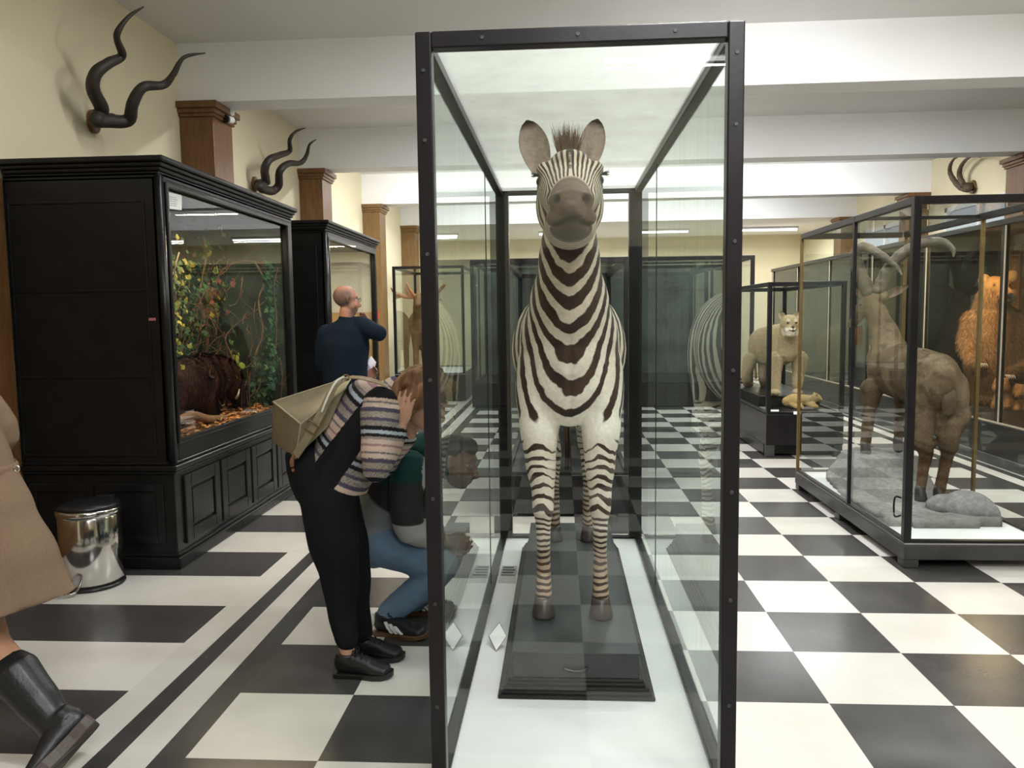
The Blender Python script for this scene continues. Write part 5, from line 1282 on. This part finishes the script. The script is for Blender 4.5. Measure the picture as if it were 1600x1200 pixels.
# her shoulder bag
bg_ = thing('handbag', tuple(wd(445, 690)), 'olive-beige bag with a buckled strap hanging on the back of the bending woman', 'bag')
Bc = (.20, .168, .10)
b8 = [wd(470, 663, -.20), wd(462, 716, -.17), wd(424, 690, .06), wd(427, 628, .04), wd(540, 606, -.13), wd(512, 668, -.15), wd(540, 592, .10), wd(552, 588, .06)]
m = MB(); A_, B_, C_, D_, E_, F_, G_, H_ = b8
def sub(mb, a, b, c, d, n=10, bulge=.0, nrm=None):
    o = len(mb.v); nn = (b-a).cross(d-a).normalized()
    for i in range(n+1):
        for j in range(n+1):
            u, v = i/n, j/n; p = a*(1-u)*(1-v)+b*u*(1-v)+c*u*v+d*(1-u)*v; k = bulge*math.sin(math.pi*u)*math.sin(math.pi*v)+.004*mnoise.noise(p*9)*math.sin(math.pi*u)*math.sin(math.pi*v); mb.v.append(tuple(p+nn*k))
    for i in range(n):
        for j in range(n): q = o+i*(n+1)+j; mb.f.append((q, q+n+1, q+n+2, q+1))
sub(m, A_, B_, C_, D_, bulge=-.006); sub(m, A_, E_, F_, B_, bulge=.012); sub(m, D_, H_, E_, A_, bulge=.012); sub(m, B_, F_, G_, C_, bulge=.01); sub(m, C_, G_, H_, D_, bulge=.012); sub(m, E_, H_, G_, F_)
bm = bmesh.new(); me = bpy.data.meshes.new('t'); me.from_pydata(m.v, [], m.f); bm.from_mesh(me); bmesh.ops.remove_doubles(bm, verts=bm.verts, dist=.0008); bmesh.ops.recalc_face_normals(bm, faces=bm.faces)
m2 = MB(); m2.v = [tuple(v.co) for v in bm.verts]; m2.f = [tuple(v.index for v in f.verts) for f in bm.faces]; bm.free(); bpy.data.meshes.remove(me)
bb = colored('bag_body', m2, MT['leather'], Bc, bg_, bevel=.006)
pip = MB()
for a, b in ((A_, D_), (A_, E_), (D_, H_), (A_, B_)): pip.tube([a, a.lerp(b, .5), b], .0045, n=8, res=2)
colored('piping', pip, MT['leather'], (.30, .26, .17), bb)
def ribbon(mb, pts, w, nrm, th=.004):
    P, _ = smooth_path(pts, .01, 8); nr = Vector(nrm).normalized(); o = len(mb.v)
    for i, p in enumerate(P):
        t = (P[min(i+1, len(P)-1)]-P[max(i-1, 0)]).normalized(); s = t.cross(nr).normalized(); n2 = s.cross(t)
        for a, b in ((-1, -1), (1, -1), (1, 1), (-1, 1)): mb.v.append(tuple(p+s*(a*w/2)+n2*(b*th/2)))
    for i in range(len(P)-1):
        for k in range(4): q = o+i*4; mb.f.append((q+k, q+(k+1) % 4, q+4+(k+1) % 4, q+4+k))
    mb.f.append((o+3, o+2, o+1, o)); q = o+(len(P)-1)*4; mb.f.append((q, q+1, q+2, q+3)); return mb
st = ribbon(MB(), [wd(462, 712, -.215), wd(478, 688, -.235), wd(497, 655, -.235), wd(512, 625, -.22), wd(524, 601, -.19), wd(540, 590, -.12)], .034, (-.2, -1, .2))
so = colored('strap', st, MT['leather'], (.22, .185, .11), bg_, smooth=False)
colored('strap_edge', MB().tube([wd(503, 643, -.245), wd(513, 618, -.232), wd(525, 597, -.20), wd(537, 589, -.14)], .0045, n=8), MT['leather'], (.7, .66, .58), so)
colored('strap', ribbon(MB(), [wd(540, 590, -.12), wd(562, 590, -.15), wd(590, 597, -.17), wd(606, 604, -.16)], .03, (0, -.3, 1)), MT['leather'], (.28, .2, .09), bg_, smooth=False)
bk = wd(487, 668, -.245); t1 = (wd(497, 655)-wd(478, 688)).normalized(); t2 = t1.cross(Vector((0, -1, 0))).normalized()
mk('buckle', MB().tube([bk+t1*.02+t2*.022, bk+t1*.02-t2*.022, bk-t1*.02-t2*.022, bk-t1*.02+t2*.022, bk+t1*.02+t2*.022], .0035, n=8, res=1), MT['gold'], so, smooth=True)
mk('ring', MB().tube([wd(541, 590, -.13)+Vector((.014*math.cos(a), -.005, .012*math.sin(a))) for a in [k*math.pi/6 for k in range(13)]], .003, n=8, res=1), MT['gold'], bg_, smooth=True)
tas = MB().tube([wd(459, 712, -.17), wd(456, 722, -.17), wd(458, 735, -.17)], [.007, .010, .007], n=8)
colored('tassel', tas, MT['leather'], (.22, .09, .05), bg_)

# ------------------------------------------------ man crouching
Cy = 3.78; cd = lambda px, py, d=0: AY(px, py, Cy+d)
cr = thing('person', (cd(620, 980).x, Cy, 0), 'man in teal and grey hoodie and blue jeans crouching beside the zebra case', 'person')
chc, cf, cu = cd(713, 722), (.93, -.12, -.30), (.30, 0, .95)
nk, fk = cd(694, 884, -.10), cd(700, 872, .13)
na, fa = cd(612, 962, -.10), cd(650, 946, .14)
SK2 = (.40, .20, .135)
m = MB()
for hip, kn, an in ((cd(590, 850, -.10), nk, na), (cd(592, 846, .10), fk, fa)):
    m.tube([hip, hip.lerp(kn, .5), kn], [.085, .075, .055], n=14); m.tube([kn, kn.lerp(an, .35), an, Vector((an.x, an.y, .05))], [.052, .055, .036, .029], n=14, up=(0, 1, 0)); m.tube([Vector((an.x, an.y, .05)), Vector((an.x+.08, an.y, .045))], [.026, .020], n=10)
m.tube([cd(588, 838), cd(602, 790), cd(628, 748), cd(655, 722), cd(672, 712)], [(.14, .11), (.13, .10), (.15, .11), (.15, .09), (.06, .06)], n=18, up=(-.7, 0, .7))
m.tube([cd(668, 716), cd(688, 714), cd(704, 722)], [.058, .054, .056], n=14)
head_shape(m, chc, cf, cu, 1.03)
ca = [cd(640, 738, -.19), cd(634, 790, -.22), cd(640, 826, -.20)]; cfo = [cd(640, 826, -.20), cd(668, 838, -.14), cd(694, 846, -.06)]
cb_ = [cd(648, 732, .19), cd(650, 780, .22), cd(655, 815, .18)]; cfo2 = [cd(655, 815, .18), cd(680, 832, .10), cd(699, 842, .03)]
for a, b in ((ca, cfo), (cb_, cfo2)): m.tube(a, [.052, .045, .04], n=12, up=(0, 1, 0)); m.tube(b, [.04, .037, .029], n=12)
hand_shape(m, cfo[-1], (.9, .12, -.2), (-.1, .9, .1), thumb=-1, curl=.5); hand_shape(m, cfo2[-1], (.8, -.3, .05), (-.1, -.9, -.2), thumb=1, curl=.55)
organic('body', m, MT['skin'], cr, voxel=.0065, smooth=3, colorfn=lambda c: face_color(c, chc, cf, cu, SK2, 1.03, beard=(.06, .035, .025)))
# jeans
m = MB()
m.ell(cd(586, 846), (.155, .19, .125))
for sgn, kn, an in ((-1, nk, na), (1, fk, fa)):
    hip = cd(592, 850, sgn*.10); m.tube([hip, hip.lerp(kn, .5)+Vector((0, 0, .0)), kn], [(.105, .108), (.098, .098), (.078, .08)], n=18)
    m.tube([kn+Vector((-.01, 0, -.005)), kn.lerp(an, .4), an+Vector((.0, 0, .025)), an+Vector((-.012, 0, -.012))], [.076, .075, .064, .062], n=18, up=(0, 1, 0), cap='flat')
def jeancol(c):
    b = np.tile(np.array((.16, .24, .36), np.float32), (len(c), 1)); b = mixc(sst(snoise(c, 14, 21), -.1, .8)*.5, b, (.27, .36, .48)); b = mixc(sst(snoise(c, 40, 22), .2, .9)*.5, b, (.085, .13, .20)); return b
organic('jeans', m, MT['cloth'], cr, voxel=.0095, smooth=3, colorfn=jeancol, disp=lambda c: snoise(c, 34, 23)*.005+snoise(c, 70, 24)*.002)
# hoodie: grey body, charcoal band and sleeves, teal yoke and hood
cta = np.array(cd(588, 838), np.float32); ctd = np.array((cd(655, 722)-cd(588, 838)).normalized(), np.float32)
def hoodcol(c):
    v = (c-cta) @ ctd; near = np.abs(c[:, 1]-Cy); e = (c[:, 0]-cta[0])*.35
    b = np.tile(np.array((.25, .27, .28), np.float32), (len(c), 1))
    b = mixc(sst(v+e*.6+near*.35, .275, .285), b, (.042, .040, .044)); b = mixc(sst(v+near*.0, .305, .312), b, (.018, .062, .060)); return b
m = MB(); m.tube([cd(584, 838), cd(596, 792), cd(622, 748), cd(650, 722), cd(668, 712)], [(.175, .135), (.185, .145), (.20, .15), (.19, .125), (.11, .085)], n=24, up=(-.7, 0, .7))
m.tube([cd(652, 706, -.09), cd(662, 694, 0), cd(652, 706, .09)], [.05, .062, .05], n=14); m.tube([cd(664, 702, -.08), cd(688, 712, -.085), cd(692, 740, -.05)], [.034, .036, .03], n=12); m.tube([cd(664, 702, .08), cd(688, 712, .085), cd(692, 740, .05)], [.034, .036, .03], n=12)
organic('hoodie', m, MT['cloth'], cr, voxel=.009, smooth=3, colorfn=hoodcol, disp=lambda c: snoise(c, 24, 25)*.006+snoise(c, 55, 26)*.002)
for a, b in ((ca, cfo), (cb_, cfo2)):
    m = MB(); m.tube([a[0]+Vector((0, 0, .02)), a[1], a[2]], [.09, .078, .074], n=18, up=(0, 1, 0)); m.tube([a[2], b[1], b[0].lerp(b[2], .62)], [.072, .058, .05], n=16)
    cut = a[2].z+.035; x_ = a[2].x
    organic('sleeve', m, MT['cloth'], cr, voxel=.0085, smooth=3, colorfn=lambda c: np.where(((c[:, 2] < cut) | (c[:, 0] > x_+.075))[:, None], np.array((.46, .45, .46), np.float32), np.where((c[:, 2] > a[0].z-.03)[:, None], np.array((.018, .062, .060), np.float32), np.array((.042, .040, .044), np.float32))), disp=lambda c: snoise(c, 45, 27)*.005)
hr = MB(); s_, f_, u_, R3 = frame(cf, cu); hr.ell(chc+f_*(-.025)+u_*.047, (.081, .094, .084), R3, 24, 16); hr.ell(chc+f_*(-.05)+u_*.0, (.076, .06, .075), R3)
hr.ell(chc+f_*.03+u_*.088, (.06, .055, .05), R3)
colored('hair', hr, MT['hair'], None, cr, fn=lambda c: mixc(sst(snoise(c, 60, 3), -.2, .7), np.tile(np.array((.035, .022, .015), np.float32), (len(c), 1)), (.08, .05, .03)))
shoe(cr, (na.x-.085, na.y-.01, 0), (.97, -.24, 0), L=.285, W=.093, sh=.022, upper=(.014, .014, .016), solec=(.12, .065, .032), stripes=1)
shoe(cr, (fa.x-.07, fa.y, 0), (.98, .1, 0), L=.285, W=.093, sh=.022, upper=(.014, .014, .016), solec=(.12, .065, .032), stripes=1)

# ------------------------------------------------ man standing, seen from behind
My = 6.6; mx = AY(541, 500, My).x; ma = thing('person', (mx, My, 0), 'balding man in navy sweater seen from behind at the second cabinet', 'person')
Mw = lambda x, y, z: Vector((mx+x, My+y, z))
mhc, mf, mu = AY(541, 470, My)+Vector((0, .0, 0)), (.78, .55, -.05), (0, 0, 1)
SK3 = (.36, .175, .115)
m = MB()
for e in (-1, 1): m.tube([Mw(e*.10, 0, .95), Mw(e*.11, 0, .5), Mw(e*.11, .01, .09)], [.085, .06, .04], n=12, up=(0, 1, 0)); m.tube([Mw(e*.11, 0, .06), Mw(e*.11+.06, .1, .035)], [.035, .03], n=10)
m.tube([Mw(-.02, 0, .92), Mw(-.02, 0, 1.15), Mw(-.01, 0, 1.38), Mw(0, 0, 1.52)], [(.15, .10), (.15, .10), (.17, .11), (.06, .06)], n=18, up=(0, 1, 0)); m.tube([Mw(0, 0, 1.5), mhc-Vector((.0, 0, .08))], [.062, .06], n=14, up=(0, 1, 0))
mg = head_shape(m, mhc, mf, mu, 1.07)
msh = AY(570, 508, My+.02); mel = AY(592, 521, My-.03); mwr = AY(574, 512, My+.26)
lsh = Mw(-.19, .0, 1.42); lel = Mw(-.235, .05, 1.12); lwr = AY(569, 588, My+.20)
lel2 = AY(548, 585, My+.20)
for a in ([msh, mel, mwr], [lsh, lel, lel2, lwr]): m.tube(a, [.05, .042, .03] if len(a) == 3 else [.05, .042, .036, .028], n=12)
hand_shape(m, mwr, (-.3, .2, .9), (-.5, -.6, 0), thumb=1, curl=.5); hand_shape(m, lwr, (.85, .1, .35), (.0, -.8, .4), thumb=1, curl=.7)
organic('body', m, MT['skin'], ma, voxel=.0075, smooth=3, colorfn=lambda c: face_color(c, mhc, mf, mu, SK3, 1.07, beard=(.12, .07, .05), scalp=(.075, .055, .048)))
NV = (.004, .010, .020)
m = MB(); m.tube([Mw(-.025, 0, .90), Mw(-.025, 0, 1.1), Mw(-.02, 0, 1.3), Mw(-.01, 0, 1.43), Mw(0, .0, 1.535)], [(.20, .135), (.195, .135), (.215, .14), (.20, .115), (.075, .075)], n=24, up=(0, 1, 0))
m.tube([msh+Vector((-.05, 0, .0)), mel, mel.lerp(mwr, .8)], [(.085, .085), (.068, .068), (.045, .045)], n=16); m.tube([lsh+Vector((.02, 0, 0)), lel, lel2, lel2.lerp(lwr, .7)], [.085, .065, .052, .042], n=16)
organic('sweater', m, MT['cloth'], ma, voxel=.011, smooth=4, colorfn=lambda c: np.tile(np.array(NV, np.float32), (len(c), 1)), disp=lambda c: snoise(c*np.array([1, 1, .6], np.float32), 22, 31)*.006)
m = MB()
for e in (-1, 1): m.tube([Mw(e*.085, 0, .92), Mw(e*.11, 0, .5), Mw(e*.11, .01, .06)], [(.12, .13), (.085, .09), (.065, .07)], n=16, up=(0, 1, 0))
m.tube([Mw(-.1, 0, .95), Mw(.1, 0, .95)], [.12, .12], n=16, up=(0, 0, 1))
organic('trousers', m, MT['cloth'], ma, voxel=.013, smooth=3, colorfn=lambda c: np.tile(np.array((.012, .013, .018), np.float32), (len(c), 1)))
for e in (-1, 1): shoe(ma, Mw(e*.11-.03, -.06, 0), (.4, .9, 0), upper=(.02, .015, .012))
gl_ = MB()
for e in (-1, 1): gl_.tube([mg(e*.03+.022*math.cos(a), .105, .012+.018*math.sin(a)) for a in [k*math.pi/5 for k in range(11)]], .0022, n=6, res=1); gl_.tube([mg(e*.055, .098, .018), mg(e*.082, .04, .02), mg(e*.085, -.02, .024)], .0022, n=6, res=2)
mk('glasses', gl_, MT['black_plastic'], ma, smooth=True)
lf = thing('leaflet', tuple(AY(580, 572, My+.15)), 'crumpled white leaflet held by the man in navy', 'leaflet')
pp = [AY(x, y, My+.24+d) for x, y, d in ((570, 585, 0), (582, 586, .03), (588, 566, .06), (580, 556, .02), (573, 566, -.02))]
ctr = sum(pp, Vector())/5+Vector((.0, -.03, 0)); mb = MB(); mb.v = [tuple(p) for p in pp]+[tuple(ctr)]; mb.f = [(i, (i+1) % 5, 5) for i in range(5)]
colored('sheet', mb, MT['cloth'], None, lf, smooth=False, fn=lambda c: np.array([(.75, .7, .78), (.2, .18, .22), (.75, .72, .75), (.8, .78, .82), (.55, .5, .6), (.7, .66, .72)], np.float32)[:len(c)])

# ------------------------------------------------ woman in the trench coat, walking out at the left
Ly = 2.62; ld = lambda px, py, d=0: AY(px, py, Ly+d)
lw = thing('person', (ld(-60, 1150).x, Ly, 0), 'person in a tan trench coat and black boots walking out at the left edge', 'person')
lx = ld(-70, 800).x; LW = lambda x, y, z: Vector((lx+x, Ly+y, z))
lhc, lf_, lu_ = LW(-.12, 0, 1.60), (-1, .1, -.05), (0, 0, 1)
kne, ank = ld(-14, 1008, -.06), ld(104, 1150, -.14)
kn2, an2 = LW(-.22, .12, .50), LW(-.30, .13, .10)
m = MB()
m.tube([LW(0, -.06, .90), LW(.02, -.02, .72), kne], [.10, .085, .062], n=14, up=(0, 1, 0)); m.tube([kne, kne.lerp(ank, .38), ank], [.060, .062, .04], n=14, up=(0, 1, 0))
m.tube([LW(-.02, .1, .90), LW(-.12, .11, .7), kn2], [.10, .085, .06], n=14, up=(0, 1, 0)); m.tube([kn2, kn2.lerp(an2, .4), an2], [.06, .06, .04], n=14, up=(0, 1, 0))
m.tube([LW(0, .02, .90), LW(-.02, .02, 1.1), LW(-.07, .02, 1.32), LW(-.10, .01, 1.45)], [(.16, .11), (.12, .10), (.15, .1), (.055, .055)], n=16, up=(0, 1, 0)); m.tube([LW(-.10, .01, 1.42), lhc-Vector((0, 0, .07))], .052, n=12, up=(0, 1, 0))
head_shape(m, lhc, lf_, lu_)
wrl, wrr = LW(-.28, .2, 1.02), LW(-.22, -.2, 1.05)
for s_, wr in ((1, wrl), (-1, wrr)): m.tube([LW(-.08, s_*.17, 1.36), LW(.02, s_*.21, 1.12), wr], [.045, .04, .028], n=12, up=(0, 1, 0)); hand_shape(m, wr, (-1, 0, -.1), (0, -s_, 0), thumb=s_, curl=.3)
organic('body', m, MT['skin'], lw, voxel=.0075, smooth=3, colorfn=lambda c: face_color(c, lhc, lf_, lu_, (.42, .22, .13)))
TC = (.185, .125, .08)
m = MB()
m.tube([LW(-.10, .02, 1.42), LW(-.08, .02, 1.32), LW(-.04, .02, 1.15), LW(-.005, .02, 1.02), LW(.02, .01, .85), LW(.055, 0, .66), LW(.07, 0, .535)],
       [(.09, .08), (.16, .13), (.185, .16), (.195, .16), (.25, .19), (.30, .23), (.33, .25)], n=36, up=(0, 1, 0), cap='flat', wob=lambda t, a: 1+(.05*math.sin(a*6+1.3)+.03*math.sin(a*11))*max(0, t-.35)*1.5)
for s_, wr in ((1, wrl), (-1, wrr)): m.tube([LW(-.09, s_*.16, 1.36), LW(.015, s_*.215, 1.12), LW(.015, s_*.215, 1.12).lerp(wr, .85)], [.08, .072, .055], n=16, up=(0, 1, 0))
def coatcol(c):
    b = np.tile(np.array(TC, np.float32), (len(c), 1)); b = mixc(sst(snoise(c, 10, 41), 0, .9)*.35, b, (.235, .165, .11)); b = mixc(sst(c[:, 2], .575, .56)*.3, b, (.24, .17, .115)); return b
organic('trench_coat', m, MT['cloth'], lw, voxel=.011, smooth=3, colorfn=coatcol, disp=lambda c: snoise(c*np.array([1, 1, .4], np.float32), 22, 42)*.008)
bl = MB(); bl.tube([LW(-.01+.205*math.cos(a), .02-.172*math.sin(a), 1.02) for a in [k*math.pi/12 for k in range(25)]], [(.006, .022)]*25, n=8, res=1); colored('belt', bl, MT['cloth'], (.20, .125, .08), lw)
mk('belt_ring', MB().tube([ld(27, 732, -.165)+Vector((.010*math.cos(a), -.004, .010*math.sin(a))) for a in [k*math.pi/6 for k in range(13)]], .003, n=8, res=1), MT['steel'], lw, smooth=True)
up_b = (kne-ank).normalized(); sht = ank+up_b*.30
fdir = Vector((-.45, -.62, -.56)).normalized()
upv = Vector((-.80, .20, .55)); upv = (upv-fdir*upv.dot(fdir)).normalized()
heel = ank-upv*.085-fdir*.06
hz = min((heel+fdir*t).z for t in (0, .26)); lift = max(0, .003-hz); heel = heel+Vector((0, 0, lift))
shoe(lw, heel, fdir, L=.265, W=.10, up=upv, sh=.04, upper=(.011, .011, .012), solec=(.07, .055, .045), boot=([ank+up_b*.0, ank+up_b*.08, sht.lerp(ank, .4), sht], [(.052, .058), (.053, .06), (.066, .072), (.078, .082)]))
ub2 = (kn2-an2).normalized()
shoe(lw, Vector((an2.x+.06, an2.y, 0)), (-1, .1, 0), L=.265, W=.10, sh=.04, upper=(.011, .011, .012), solec=(.07, .055, .045), boot=([an2-ub2*.03, an2+ub2*.08, an2+ub2*.2, an2+ub2*.31], [(.052, .058), (.053, .06), (.066, .072), (.078, .082)]))
hr = MB(); s_, f_, u_, R3 = frame(lf_, lu_); hr.ell(lhc+f_*(-.022)+u_*.04, (.086, .10, .094), R3, 20, 14); hr.ell(lhc-f_*.06-u_*.06, (.08, .05, .12), R3)
colored('hair', hr, MT['hair'], (.06, .035, .02), lw)
